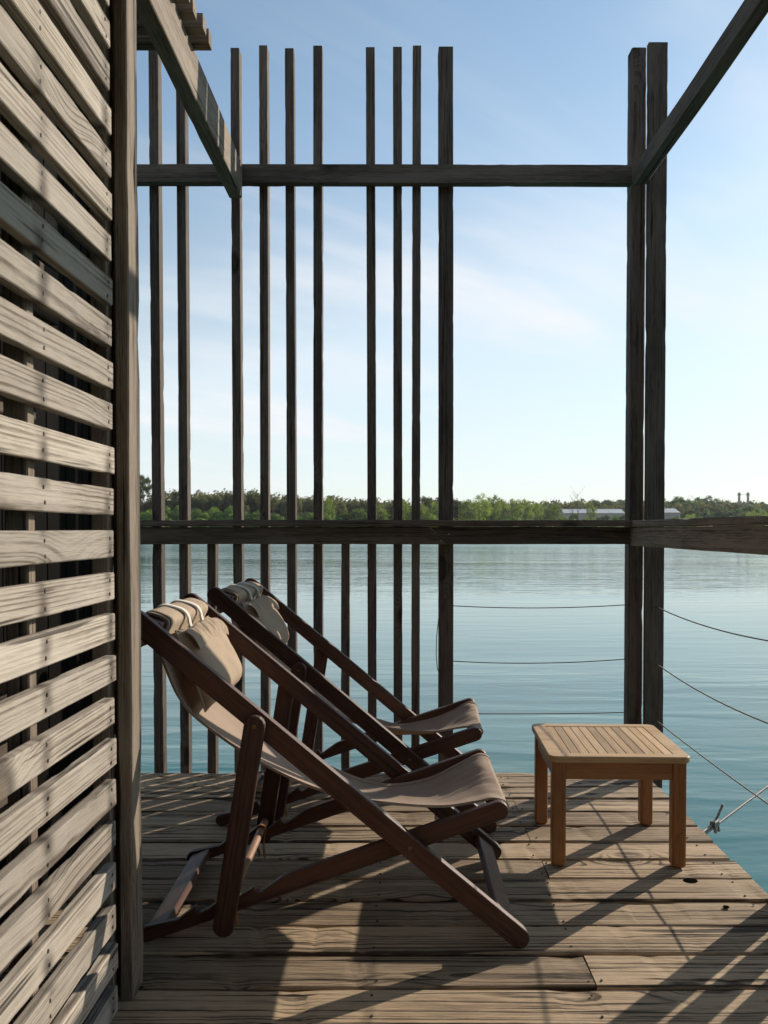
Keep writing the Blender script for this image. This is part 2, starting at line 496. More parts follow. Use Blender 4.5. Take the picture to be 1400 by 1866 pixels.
L_PINE = leaf_mat('pine_needles', (0.10, 0.115, 0.058), (0.155, 0.165, 0.082), 0.2, 0.25)
M_BARK = plain('grey_bark', (0.13, 0.105, 0.08), 0.9, var=0.5, scale=3.0)

# ------------------------------------------------------------------ lake, far shore
WATER_Z = -0.42
def shore_y(px):
    pts = [(-3000, 150), (200, 168), (500, 178), (850, 205), (1000, 262), (1400, 285), (4000, 330)]
    for (a, ya), (b, yb) in zip(pts, pts[1:]):
        if px <= b: return ya + (yb - ya) * max(0.0, (px - a)) / (b - a)
    return pts[-1][1]
def land_z(px, Y):
    d = Y - shore_y(px)
    if d < 0: return WATER_Z - 0.6
    rise = 1.2 * min(1.0, d / 5.0) + 0.062 * min(d, 110.0)
    return WATER_Z - 0.15 + rise + 0.35 * noise.noise(Vector((px * 0.02, d * 0.05, 1.0)))

def build_land():
    g = G('lake_water')
    geo = g.node('ShaderNodeNewGeometry').outputs['Position']
    dist = g.node('ShaderNodeVectorMath', operation='LENGTH'); g.put(dist.inputs[0], geo)
    dl = dist.outputs['Value']
    w1 = g.noise(g.vec('MULTIPLY', geo, (0.7, 2.5, 1)), 1.0, 2.0, 0.45, 0.5)
    w2 = g.noise(g.vec('MULTIPLY', geo, (3.0, 8.0, 1)), 1.0, 3.0, 0.55, 0.3)
    w3 = g.noise(g.vec('MULTIPLY', geo, (0.18, 0.55, 1)), 1.0, 3.0, 0.5)
    wind = g.noise(g.vec('MULTIPLY', geo, (0.02, 0.075, 1)), 1.0, 3.0, 0.5, 0.5)
    h = g.math('ADD', g.math('MULTIPLY', w1, 0.015), g.math('MULTIPLY', w2, 0.0030))
    h = g.math('ADD', h, g.math('MULTIPLY', w3, 0.024))
    amp = g.ramp(wind, 0.38, 0.62, 0.35, 1.4)
    h = g.math('MULTIPLY', g.math('MULTIPLY', h, amp), g.ramp(dl, 18.0, 110.0, 1.0, 2.6, False))   # the open lake is choppier
    nb = g.bump(h, 1.0, 1.0)
    tint = g.noise(g.vec('MULTIPLY', geo, (0.5, 1.6, 1)), 1.0, 3.0)
    col = g.mix(g.ramp(tint, 0.35, 0.7), (0.022, 0.128, 0.122), (0.032, 0.156, 0.147))
    ruff = g.ramp(dl, 20.0, 150.0, 0.045, 0.28, False)       # wind-ruffled open water, calmer in the lee of the deck
    g.bsdf(col, ruff, 0.5, nb, IOR=1.333)
    w = mesh_obj('lake_water', [(-4000, -40, WATER_Z), (4000, -40, WATER_Z), (4000, 4200, WATER_Z), (-4000, 4200, WATER_Z)], [(0, 1, 2, 3)], g.m)
    tag(w, 'rippled teal lake stretching from the deck to the wooded shore', 'water', kind='structure')
    g = G('shore_ground')
    geo = g.node('ShaderNodeNewGeometry').outputs['Position']
    n = g.noise(geo, 0.35, 5.0, 0.65)
    g.bsdf(g.mix(g.ramp(n, 0.35, 0.7), (0.055, 0.075, 0.022), (0.13, 0.115, 0.06)), 0.9, 0.1, g.bump(n, 0.6, 0.5))
    pxs = list(range(-3000, 4601, 40))
    ds = [-6, 0, 1.5, 3, 5, 9, 15, 25, 40, 60, 85, 110, 200, 500, 1500, 3500]
    vs, fs = [], []
    for px in pxs:
        for d in ds:
            Y = shore_y(px) + d
            vs.append(((px - PCX) / FPX * Y, Y, land_z(px, Y)))
    m = len(ds)
    for i in range(len(pxs) - 1):
        for j in range(m - 1):
            fs.append((i * m + j, (i + 1) * m + j, (i + 1) * m + j + 1, i * m + j + 1))
    o = mesh_obj('far_shore', vs, fs, g.m, smooth=True)
    tag(o, 'low grassy bank of the far shore under the trees', 'shore', kind='structure')
build_land()

# ------------------------------------------------------------------ trees
def crown_mesh(name, mat, seed, n_clump, per, leaf, shape, clump_r=(0.13, 0.26), rag=0.0):
    """unit crown: 1 high (z 0..1), 1 wide; leaf-sized quads gathered in clumps over an uneven body"""
    rd = random.Random(seed)
    vs, fs = [], []
    for c in range(n_clump):
        while True:
            p = Vector((rd.uniform(-1, 1), rd.uniform(-1, 1), rd.uniform(-1, 1)))
            if 0.30 < p.length < 1.0: break
        h = (p.z + 1) / 2
        rr = clump_r[0] + (clump_r[1] - clump_r[0]) * rd.random()
        if shape == 'dome':                     # full evergreen head, foliage down to the ground
            u = p.normalized() * (0.62 + 0.38 * rd.random())
            c0 = Vector((u.x * 0.43, u.y * 0.43, 0.30 + u.z * (0.54 if u.z > 0 else 0.26)))
        elif shape == 'round':
            c0 = Vector((p.x * 0.40, p.y * 0.40, 0.08 + h * 0.80))
        elif shape == 'tall':
            k = 0.40 * (0.45 + 0.75 * math.sin(math.pi * min(1, h * 0.85 + 0.08)))
            c0 = Vector((p.x * k, p.y * k, 0.06 + h * 0.86)); rr *= 0.8
        elif shape == 'bush':
            c0 = Vector((p.x * 0.42, p.y * 0.42, 0.02 + abs(p.z) * 0.74))
        else:                                   # umbrella pine
            c0 = Vector((p.x * 0.40, p.y * 0.40, 0.60 + h * 0.30)); rr *= 0.7
        for _ in range(per):
            d = Vector((rd.gauss(0, 1), rd.gauss(0, 1), rd.gauss(0, 1))).normalized()
            q = c0 + Vector((d.x, d.y, d.z * 0.75)) * rr * (rd.random() ** 0.45) * (1 + rag * rd.random() * (rd.random() < 0.15))
            nn = (d + Vector((rd.uniform(-1, 1), rd.uniform(-1, 1), rd.uniform(-.5, 1.0))) * 0.45).normalized()
            a = nn.orthogonal().normalized(); b = nn.cross(a)
            t = rd.uniform(0, 6.28); a, b = a * math.cos(t) + b * math.sin(t), b * math.cos(t) - a * math.sin(t)
            s = leaf * rd.uniform(0.6, 1.35)
            i = len(vs)
            vs += [q - a * s, q + b * s * 0.55, q + a * s, q - b * s * 0.55]
            fs.append((i, i + 1, i + 2, i + 3))
    me = bpy.data.meshes.new(name)
    me.from_pydata([tuple(v) for v in vs], [], fs)
    me.materials.append(mat)
    return me

def trunk_mesh(name, mat, seed, top=0.62, r=0.028, limbs=5, lean=0.03):
    rd = random.Random(seed)
    vs, fs = [], []
    def limb(p0, p1, r0, r1, n=6, sg=4):
        base = len(vs)
        ax = (p1 - p0).normalized(); s = ax.orthogonal().normalized(); u = ax.cross(s)
        wob = Vector((rd.uniform(-1, 1), rd.uniform(-1, 1), 0)) * (p1 - p0).length * 0.06
        for i in range(sg + 1):
            t = i / sg; c = p0.lerp(p1, t) + wob * math.sin(math.pi * t); rr = r0 + (r1 - r0) * t
            for j in range(n):
                a = 6.2832 * j / n
                vs.append(c + (s * math.cos(a) + u * math.sin(a)) * rr)
        for i in range(sg):
            for j in range(n):
                k = (j + 1) % n
                fs.append((base + i * n + j, base + i * n + k, base + (i + 1) * n + k, base + (i + 1) * n + j))
    tip = Vector((rd.uniform(-lean, lean), rd.uniform(-lean, lean), top))
    limb(Vector((0, 0, -0.04)), tip, r, r * 0.5)
    for i in range(limbs):
        t = rd.uniform(0.45, 1.0); a = rd.uniform(0, 6.28)
        st = tip * t
        limb(st, st + Vector((math.cos(a) * 0.26, math.sin(a) * 0.26, rd.uniform(0.14, 0.30))), r * 0.45, r * 0.12, 5, 3)
    me = bpy.data.meshes.new(name)
    me.from_pydata([tuple(v) for v in vs], [], fs)
    me.materials.append(mat)
    for p in me.polygons: p.use_smooth = True
    return me

OAKS = [crown_mesh('oak_crown', L_OAK, s, 44, 170, 0.030, 'dome', (0.11, 0.18)) for s in (1, 2, 3)]
BRIGHTS = [crown_mesh('bush_crown', L_BRIGHT, s, 32, 140, 0.036, 'bush', (0.11, 0.18)) for s in (4, 5, 6)]
POPLARS = [crown_mesh('poplar_crown', L_POPLAR, s, 34, 75, 0.026, 'tall', rag=0.6) for s in (7, 8, 9)]
BLUES = [crown_mesh('round_crown', L_BLUE, s, 40, 150, 0.030, 'dome', (0.11, 0.18)) for s in (10, 11, 12)]
PINE = crown_mesh('pine_crown', L_PINE, 13, 46, 70, 0.020, 'pine', (0.08, 0.15))
TRUNKS = [trunk_mesh('trunk_wood', M_BARK, s) for s in (1, 2, 3)]
PTRUNK = trunk_mesh('pine_trunk_wood', M_BARK, 9, top=0.66, r=0.020, limbs=9, lean=0.05)

BATTEN_PX = [256, 290, 338, 435, 484, 532, 580, 677, 725, 758, 813, 1172, 1401]
NTH = ['', 'first', 'second', 'third', 'fourth', 'fifth', 'sixth', 'seventh', 'eighth', 'ninth']
TREES = []
def tree(kind, px, top, dz, wpx):
    """kind, photo column, photo row of its top, metres behind the shoreline, crown width in photo pixels"""
    Y = shore_y(px) + dz
    X = (px - PCX) / FPX * Y
    zb = land_z(px, Y)
    zt = EYE + (HZ - top) / FPX * Y
    H = max(1.2, zt - zb)
    W = wpx / FPX * Y * 1.3
    TREES.append((kind, px, top, X, Y, zb, H, W))

SKY = [(225, 868), (262, 905), (290, 884), (330, 881), (360, 883), (400, 885), (425, 880), (450, 882), (480, 885), (510, 889), (545, 893),
       (575, 896), (600, 893), (630, 898), (655, 900), (700, 902), (740, 899), (780, 899), (815, 897), (850, 897)]
def sky_at(px):
    for (a, ya), (b, yb) in zip(SKY, SKY[1:]):
        if a <= px <= b: return ya + (yb - ya) * (px - a) / (b - a)
    return 900
rt = random.Random(5)
tree('pine', 262, 857, 12, 34)
px = 246.0
while px < 850:
    tree('oak', px, sky_at(px) + rt.uniform(-5, 3), rt.uniform(14, 22), rt.uniform(34, 48)); px += rt.uniform(21, 29)
px = 252.0
while px < 680:
    tree('bright', px, rt.uniform(906, 922) + (8 if px > 450 else 0), rt.uniform(4, 9), rt.uniform(34, 56)); px += rt.uniform(23, 34)
px = 560.0
while px < 1140:
    tree('bright', px, rt.uniform(931, 941), rt.uniform(1.0, 3.5), rt.uniform(16, 30)); px += rt.uniform(26, 44)
for px, top, w in [(598, 900, 24), (690, 915, 30), (735, 906, 34), (768, 912, 30), (790, 905, 30), (852, 900, 34), (874, 893, 36), (896, 895, 34), (915, 899, 30), (934, 898, 32), (957, 903, 30),
                   (975, 910, 28), (990, 914, 26), (1011, 912, 26), (1076, 903, 18)]:
    tree('poplar', px, top, rt.uniform(7, 13), w)
for px, top, w in [(1000, 910, 40), (1024, 909, 34), (1050, 908, 34), (1085, 906, 34), (1108, 905, 38), (1128, 905, 34), (1152, 906, 36), (1182, 905, 36), (1206, 903, 36), (1231, 896, 32), (1250, 893, 34), (1270, 894, 36), (1289, 894, 34),
                   (1308, 900, 34), (1328, 904, 34), (1350, 908, 32), (1378, 905, 34), (1398, 906, 34)]:
    tree('blue', px, top, rt.uniform(92, 106), w)
for px, top, w in [(1046, 931, 20), (1073, 937, 26), (1100, 931, 22), (1138, 934, 30), (1232, 937, 26), (1262, 922, 36), (1290, 918, 38), (1316, 913, 40), (1342, 918, 36), (1368, 914, 40), (1392, 920, 36)]:
    tree('low', px, top, rt.uniform(14, 30), w)
for px, top, w in [(1030, 936, 20), (1122, 932, 20), (1150, 934, 22), (1232, 937, 18), (1262, 930, 28), (1312, 934, 20), (1332, 935, 18), (1372, 924, 24), (1390, 925, 24), (1222, 940, 20)]:
    tree('poplar' if w > 22 else 'bright', px, top, rt.uniform(2, 6), w)

KIND = {'pine': ('stone_pine', 'tall umbrella pine with a bare forked trunk', 'pine tree', None),
        'oak': ('evergreen_oak', 'dark evergreen oak', 'oak tree', 'evergreen oaks along the far shore'),
        'bright': ('green_bush', 'fresh green bush at the water', 'bush', 'green bushes at the far waterline'),
        'poplar': ('poplar_tree', 'yellow-green feathery tree', 'tree', 'yellow-green trees on the far shore'),
        'low': ('low_tree', 'low dark green tree', 'tree', 'low trees on the right of the far shore'),
        'blue': ('round_tree', 'bluish green round-headed tree', 'tree', 'round-headed trees on the right of the far shore')}
def gap_of(px):
    g = 0
    for i, x in enumerate(BATTEN_PX):
        if px >= x: g = i
    if px < 290: return 'between wall post and first tall batten'
    if g == 9: return 'between ninth tall batten and wide post'
    if g == 10: return 'between wide post and corner posts'
    if g >= 11: return 'right of the corner posts'
    return 'between %s and %s tall battens' % (NTH[g], NTH[g + 1])
ORD = ['first', 'second', 'third', 'fourth', 'fifth', 'sixth', 'seventh', 'eighth', 'ninth', 'tenth', 'eleventh', 'twelfth', 'thirteenth', 'fourteenth', 'fifteenth', 'sixteenth', 'seventeenth', 'eighteenth', 'nineteenth', 'twentieth']
def build_trees():
    buckets = {}
    for t in TREES: buckets.setdefault((t[0], gap_of(t[1])), []).append(t)
    for k in buckets: buckets[k].sort(key=lambda t: t[1])
    rd = random.Random(3)
    for t in TREES:
        kind, px, top, X, Y, zb, H, W = t
        name, what, cat, group = KIND[kind]
        gp = gap_of(px)
        bk = buckets[(kind, gp)]
        if kind == 'pine': lab = 'tall umbrella pine with a bare forked trunk just right of the wall post'
        elif len(bk) == 1: lab = '%s far off %s' % (what, gp)
        else: lab = '%s, %s from left %s' % (what, ORD[bk.index(t)], gp)
        root = thing(name, (X, Y, zb), lab, cat, group, rz=rd.uniform(0, 6.28))
        M = PM[root.name]
        if kind == 'pine':
            inst('trunk', PTRUNK, M @ Matrix.Diagonal((W * 1.2, W * 1.2, H, 1)), root)
            inst('crown', PINE, M @ Matrix.Diagonal((W, W, H, 1)), root)
            continue
        cm = {'oak': OAKS, 'bright': BRIGHTS, 'poplar': POPLARS, 'blue': BLUES, 'low': BLUES}[kind]
        low = 0.0 if kind in ('bright', 'oak') else 0.10 * H
        inst('trunk', rd.choice(TRUNKS), M @ Matrix.Diagonal((W * 1.1, W * 1.1, H, 1)), root)
        inst('crown', rd.choice(cm), M @ Matrix.Translation((0, 0, low)) @ Matrix.Diagonal((W, W, (H - low) * 0.97, 1)), root)
build_trees()

def build_woodland():
    """what stands behind and beside the trees one can tell apart: one mass"""
    rd = random.Random(21)
    vs, fs = [], []
    px = -420.0
    while px < 1900:
        near = px < 900
        for dz, tp in ((26 if near else 88, 12), (60 if near else 122, 7)):
            Y = shore_y(px) + dz + rd.uniform(-4, 4)
            zb = land_z(px, Y)
            if px < 246: top = 888
            elif px < 850: top = sky_at(px)
            else: top = 907
            zt = EYE + (HZ - top - tp - rd.uniform(0, 5)) / FPX * Y
            X = (px - PCX) / FPX * Y
            Wd = rd.uniform(4.0, 6.0) * Y / 200
            H = max(2.0, zt - zb)
            for c in range(16):
                cx = X + rd.uniform(-.5, .5) * Wd; cy = Y + rd.uniform(-.5, .5) * Wd
                cz = zb + H * rd.uniform(0.05, 0.86)
                rr = rd.uniform(0.9, 1.6) * Y / 200
                for _ in range(26):
                    d = Vector((rd.gauss(0, 1), rd.gauss(0, 1), rd.gauss(0, 1))).normalized()
                    q = Vector((cx, cy, cz)) + d * rr * rd.random() ** 0.5
                    nn = (d + Vector((rd.uniform(-1, 1), rd.uniform(-1, 1), rd.uniform(-.5, 1)))).normalized()
                    a = nn.orthogonal().normalized(); b = nn.cross(a)
                    s = rd.uniform(0.25, 0.5) * Y / 200
                    i = len(vs)
                    vs += [q - a * s, q + b * s * 0.6, q + a * s, q - b * s * 0.6]
                    fs.append((i, i + 1, i + 2, i + 3))
        px += 17
    o = mesh_obj('woodland', vs, fs, L_OAK)
    tag(o, 'dense dark wood filling the far shore behind the single trees', 'woodland', kind='stuff')
build_woodland()

def build_far_buildings():
    # long low shed with white sheet roofs
    def hall(px0, px1, Y, y_eave, y_ridge, name, label, gable):
        X0, X1 = (px0 - PCX) / FPX * Y, (px1 - PCX) / FPX * Y
        ze, zr = EYE + (HZ - y_eave) / FPX * Y, EYE + (HZ - y_ridge) / FPX * Y
        zg = land_z((px0 + px1) / 2, Y) - 0.5
        D = 12.0
        root = thing(name, ((X0 + X1) / 2, Y + D / 2, zg), label, 'shed', 'white sheds on the far shore')
        mesh_obj('wall', [(X0, Y, zg), (X1, Y, zg), (X1, Y + D, zg), (X0, Y + D, zg), (X0, Y, ze), (X1, Y, ze), (X1, Y + D, ze), (X0, Y + D, ze)],
                 [(0, 1, 5, 4), (1, 2, 6, 5), (2, 3, 7, 6), (3, 0, 4, 7)], M_CONC, parent=root)
        bays = max(1, int(round((X1 - X0) / 6.0)))
        for b in range(bays):
            xa, xb = X0 + (X1 - X0) * b / bays, X0 + (X1 - X0) * (b + 1) / bays - 0.12
            o = 0.25
            if gable:                             # ridge runs away from us, gable faces the lake
                xm = (xa + xb) / 2
                v = [(xa, Y - o, ze), (xb, Y - o, ze), (xm, Y - o, zr), (xa, Y + D, ze), (xb, Y + D, ze), (xm, Y + D, zr)]
                f = [(0, 1, 2), (0, 2, 5, 3), (1, 4, 5, 2), (3, 5, 4)]
            else:
                v = [(xa, Y - o, ze), (xb, Y - o, ze), (xb, Y + D / 2, zr), (xa, Y + D / 2, zr), (xa, Y + D + o, ze), (xb, Y + D + o, ze)]
                f = [(0, 1, 2, 3), (3, 2, 5, 4), (0, 3, 4), (1, 5, 2)]
            mesh_obj('roof', v, f, M_WHITE, parent=root)
    hall(1027, 1140, 322, 935, 927, 'white_shed', 'long low shed with a white roof left of the corner posts on the far shore', False)
    hall(1196, 1240, 322, 934, 926, 'white_shed', 'short white roofed shed just right of the corner posts on the far shore', False)
    # twin pillars with caps, joined by a wire
    Y = 372.0
    k = Y / FPX
    zg = land_z(1355, Y) - 1
    root = thing('twin_towers', ((1354.5 - PCX) * k, Y, zg), 'two slim capped stone pillars above the trees at far right', 'towers')
    for c, w in ((1346.5, 6.0), (1362.5, 6.0)):
        x = (c - PCX) * k; hw = w * k / 2
        zt = EYE + (HZ - 899) * k
        prof = [(hw * 0.85, zg), (hw * 0.72, zt - 1.2), (hw * 0.72, zt - 1.0), (hw * 1.02, zt - 0.9), (hw * 1.02, zt - 0.2), (hw * 0.8, zt - 0.1), (hw * 0.55, zt + 0.35), (0.02, zt + 0.5)]
        n = 12
        vs = [(x + r * math.cos(6.2832 * i / n), Y + r * math.sin(6.2832 * i / n), z) for r, z in prof for i in range(n)]
        fs = [(a * n + i, a * n + (i + 1) % n, (a + 1) * n + (i + 1) % n, (a + 1) * n + i) for a in range(len(prof) - 1) for i in range(n)]
        mesh_obj('pillar', vs, fs, M_CONC, parent=root)
    za = EYE + (HZ - 901.5) * k
    tube('crossbar', [((1346.5 - PCX) * k, Y, za), ((1362.5 - PCX) * k, Y, za)], 0.07, M_CONC, root)
    # bare dead trees
    for i, (c, tp) in enumerate(((1052, 899), (1043, 908), (1003, 906))):
        Y2 = shore_y(c) + 12; X2 = (c - PCX) / FPX * Y2; zb = land_z(c, Y2); H = EYE + (HZ - tp) / FPX * Y2 - zb
        rd = random.Random(40 + i)
        root = thing('bare_tree', (X2, Y2, zb), ['tall leafless tree rising in front of the white shed', 'smaller leafless tree left of the tall bare one', 'thin leafless tree between poplars left of the shed'][i], 'bare tree', 'leafless trees on the far shore')
        tube('trunk', [(X2, Y2, zb), (X2 + 0.2, Y2, zb + H * .5), (X2 + 0.1, Y2, zb + H)], [0.16, 0.1, 0.03], M_BARK, root, 6)
        for j in range(9):
            t = rd.uniform(0.35, 0.95); a = rd.choice((-1, 1)); ln = H * rd.uniform(.12, .28)
            p = Vector((X2 + 0.15, Y2, zb + H * t))
            tube('branch', [p, p + Vector((a * ln * .5, rd.uniform(-1, 1), ln * .6)), p + Vector((a * ln * .8, rd.uniform(-1, 1), ln * 1.1))], [0.06, 0.045, 0.02], M_BARK, root, 5)
build_far_buildings()

# ------------------------------------------------------------------ deck
PITCH_D = 0.1506
DECK_R, DECK_BACK = 1.058, 3.614
NAIL = disc_mesh('nail_head', 0.0030, 0.0006, M_NAIL, 8)
SCREW = disc_mesh('screw_head', 0.0030, 0.0004, M_NAIL, 8)
def build_deck():
    deck = thing('deck', (0.0, 1.2, 0.0), 'weathered timber deck of wide planks running across the picture', 'deck', kind='structure')
    rd = random.Random(8)
    k = -1
    while True:
        y1 = 3.409 - PITCH_D * k            # far seam of this row
        y0 = y1 - PITCH_D
        if y1 < -1.6: break
        rows = []
        if k == -1: y1 = min(y1 + 0.0, DECK_BACK - 0.056)
        rend = DECK_R + rd.uniform(-0.005, 0.005)
        left = -2.3
        if k % 2 == 1 and k != 7: rows = [(left, 0.452 + rd.uniform(-.006, .006)), (0.457, rend)]
        else: rows = [(left, -1.32), (-1.316, rend)]
        if k in (1, 3, 5, 9, 11): rows[1] = (rows[0][1] + 0.0025, rend)
        for xa, xb in rows:
            yc = (y0 + y1) / 2 + rd.uniform(-.0012, .0012)
            zt = rd.uniform(-0.0022, 0.0012)
            th = 0.028
            p = board('plank', (xa, yc, zt - th / 2), (xb, yc, zt - th / 2 + rd.uniform(-.001, .001)), (y1 - y0) - 0.0130, th, M_DECK, deck,
                      wob=0.0018, bev=0.0040, step=0.03, chip=0.010)
            xs = [x for x in (-0.05, 0.44, 0.47, 0.985) if xa + 0.008 < x < xb - 0.008]
            for x in xs:
                if x in (0.44, 0.47) and not (abs(x - xa) < 0.05 or abs(x - xb) < 0.05) and x == 0.47: continue
                for s in (-0.045, 0.045):
                    if rd.random() < 0.2: continue
                    inst('screw', SCREW, Matrix.Translation((x + rd.uniform(-.006, .006), yc + s + rd.uniform(-.006, .006), zt + 0.0022)) @ Matrix.Rotation(rd.uniform(-.2, .2), 4, 'X'), p)
        k += 1
    # narrow edge board along the lake side
    board('plank', (-2.3, DECK_BACK - 0.0285, -0.016), (DECK_R, DECK_BACK - 0.0285, -0.016), 0.052, 0.030, M_DECK, deck, chip=0.010)
    # dark discs laid on two planks, coloured as the shade inside knot holes
    for x, y, rx, ry in ((0.868, 2.485, 0.021, 0.017), (0.905, 2.31, 0.009, 0.008)):
        me = disc_mesh('knot_hole_shade', 1.0, 0.0, M_HOLE, 14)
        inst('knot_hole_shade', me, Matrix.Translation((x, y, 0.0030)) @ Matrix.Diagonal((rx, ry, 1.0, 1)), deck)
    # joists below, and an unseen dark float added to block light in the gaps
    for x in (-1.6, -0.83, -0.05, 0.455, 0.985):
        board('joist', (x, -1.5, -0.09), (x, 3.56, -0.09), 0.045, 0.115, M_DECK, deck, wob=0.001, step=0.5)
    board('rim_board', (1.03, -1.5, -0.105), (1.03, 3.60, -0.105), 0.034, 0.14, M_DECK, deck, wob=0.001, step=0.3)
    board('rim_board', (-2.3, 3.594, -0.105), (1.01, 3.594, -0.105), 0.034, 0.14, M_DECK, deck, wob=0.001, step=0.3)
    board('float', (-2.1, 1.0, -0.30), (0.9, 1.0, -0.30), 4.8, 0.30, M_FLOAT, deck, wob=0, bev=0.03, step=1.0)
build_deck()

# ------------------------------------------------------------------ slatted cabin wall on the left
WX = -0.597
def build_wall():
    w = thing('slatted_wall', (WX - 0.05, 0.9, 0.0), 'weathered horizontal slat wall of the cabin filling the left of the picture', 'wall')
    rd = random.Random(14)
    y0 = -1.0
    for k in range(-11, 18):
        zt = 1.0345 + k * 0.0884 + rd.uniform(-.0016, .0016)
        hh = 0.0556 + rd.uniform(-.0012, .0016)
        y1 = 1.800 + rd.uniform(-.006, .008)
        zc = zt - hh / 2
        ti = rd.uniform(-.0016, .0016)
        s = board('slat', (WX - 0.0115, y0, zc + ti), (WX - 0.0115, y1, zc - ti * 0.5), 0.023, hh, M_SLAT, w,
                  wob=0.0010, bev=0.0020, step=0.022, chip=0.0035)
        for yy in (1.446, 1.773):
            for dz in (-0.0135, 0.0135):
                inst('nail', NAIL, Matrix.Translation((WX + 0.0006, yy + rd.uniform(-.004, .004), zc + dz + rd.uniform(-.003, .003))) @ Matrix.Rotation(R(90), 4, 'Y') @ Matrix.Diagonal((1.25, 0.8, 1, 1)), s)
    for yy in (-0.55, 0.42, 1.452, 1.858):
        wd = 0.032 if yy > 1.0 else 0.045
        board('batten', (WX - 0.045, yy - (0.0 if yy < 1.8 else 0.0), 0.0), (WX - 0.045, yy, 2.56), 0.040, wd, M_POST, w, up=(0, 1, 0))
    # the upright at the end of the wall: two boards side by side, one more behind
    board('post', (-0.5935, 1.878, 0.0), (-0.5935, 1.878, 2.56), 0.030, 0.054, M_POST, w, up=(0, 1, 0), wob=0.003, bev=0.003, chip=0.010)
    board('post', (-0.6095, 1.9205, 0.0), (-0.6095, 1.9205, 2.56), 0.058, 0.026, M_POST, w, up=(0, 1, 0), wob=0.002, bev=0.004, chip=0.010)
    board('post', (-0.690, 1.975, 0.0), (-0.690, 1.975, 2.56), 0.035, 0.035, M_FENCE, w, up=(0, 1, 0))
    # inner boarding of the cabin, its shade put into the near-black colour
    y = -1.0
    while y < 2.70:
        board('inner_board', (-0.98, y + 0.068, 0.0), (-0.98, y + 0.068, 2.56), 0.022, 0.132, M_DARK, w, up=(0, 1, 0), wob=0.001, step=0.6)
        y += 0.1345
    # a plank stored loosely behind the slats
    for (y, z, l, h) in ((1.05, 1.50, 0.75, 0.11), (1.0, 1.26, 0.68, 0.06), (0.9, 0.62, 0.66, 0.30)):
        board('stored_plank', (-0.72, y, z), (-0.72, y + l, z + 0.02), 0.02, h, M_FENCE, w)
build_wall()

# ------------------------------------------------------------------ back fence with tall battens, rails, corner posts
def build_fence():
    f = thing('batten_fence', (0.0, 3.66, -0.2), 'tall open fence of dark vertical battens with two rails along the lake', 'fence')
    rd = random.Random(4)
    yb = 3.675
    spec = [(-1.045, -1.005, 1), (-0.932, -0.894, 1), (-0.812, -0.776, 0), (-0.6985, -0.661, 1), (-0.583, -0.5475, 1), (-0.4695, -0.432, 1), (-0.354, -0.316, 1),
            (-0.236, -0.2005, 0), (-0.125, -0.0873, 1), (-0.0118, 0.026, 1), (0.0684, 0.1038, 1)]
    for a, b, full in spec:
        x = (a + b) / 2
        top = 3.078 + rd.uniform(-.008, .008) if full else 1.0
        lean = rd.uniform(-.004, .004)
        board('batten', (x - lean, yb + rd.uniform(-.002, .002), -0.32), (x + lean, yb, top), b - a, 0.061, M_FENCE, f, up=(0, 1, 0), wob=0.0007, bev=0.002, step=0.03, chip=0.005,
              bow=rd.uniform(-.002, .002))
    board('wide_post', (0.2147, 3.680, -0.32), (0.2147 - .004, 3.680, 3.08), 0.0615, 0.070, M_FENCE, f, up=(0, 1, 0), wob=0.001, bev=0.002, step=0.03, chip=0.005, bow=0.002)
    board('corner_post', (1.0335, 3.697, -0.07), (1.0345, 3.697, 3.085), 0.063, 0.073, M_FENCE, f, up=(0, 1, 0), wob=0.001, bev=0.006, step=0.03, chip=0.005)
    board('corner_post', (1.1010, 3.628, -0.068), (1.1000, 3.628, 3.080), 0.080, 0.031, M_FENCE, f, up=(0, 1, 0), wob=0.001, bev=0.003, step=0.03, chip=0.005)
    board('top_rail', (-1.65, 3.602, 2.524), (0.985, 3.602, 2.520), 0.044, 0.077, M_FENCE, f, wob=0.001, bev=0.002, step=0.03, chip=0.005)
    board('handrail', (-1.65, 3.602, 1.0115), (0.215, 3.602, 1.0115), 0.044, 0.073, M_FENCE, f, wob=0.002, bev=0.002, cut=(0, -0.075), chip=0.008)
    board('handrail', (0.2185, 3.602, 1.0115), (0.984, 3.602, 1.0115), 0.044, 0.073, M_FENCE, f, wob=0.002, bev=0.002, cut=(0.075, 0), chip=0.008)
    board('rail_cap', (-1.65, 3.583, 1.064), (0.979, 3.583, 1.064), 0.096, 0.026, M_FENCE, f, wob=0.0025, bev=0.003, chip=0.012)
    me = disc_mesh('bolt_head', 0.0045, 0.002, M_STEEL, 10)
    for x, z in ((0.19, 0.990), (0.222, 1.018)):
        inst('bolt', me, Matrix.Translation((x, 3.5795, z)) @ Matrix.Rotation(R(90), 4, 'X'), f)
    # wires strung from the wide post to the corner
    for z0, z1, sg in ((0.708, 0.713, 0.012), (0.468, 0.478, 0.014), (0.240, 0.245, 0.004)):
        pts = []
        for i in range(17):
            t = i / 16
            pts.append((0.24 + (1.01 - 0.24) * t, 3.672, z0 + (z1 - z0) * t - sg * 4 * t * (1 - t)))
        tube('wire', pts, 0.0022, M_CABLE, f, 6)
    pts = [(0.183, 3.645, 0.66), (0.174, 3.64, 0.58), (0.172, 3.64, 0.50), (0.177, 3.642, 0.44), (0.186, 3.646, 0.42)]
    tube('wire', [(0.187, 3.646, 0.70)] + pts, 0.0020, M_CABLE, f, 6)
build_fence()

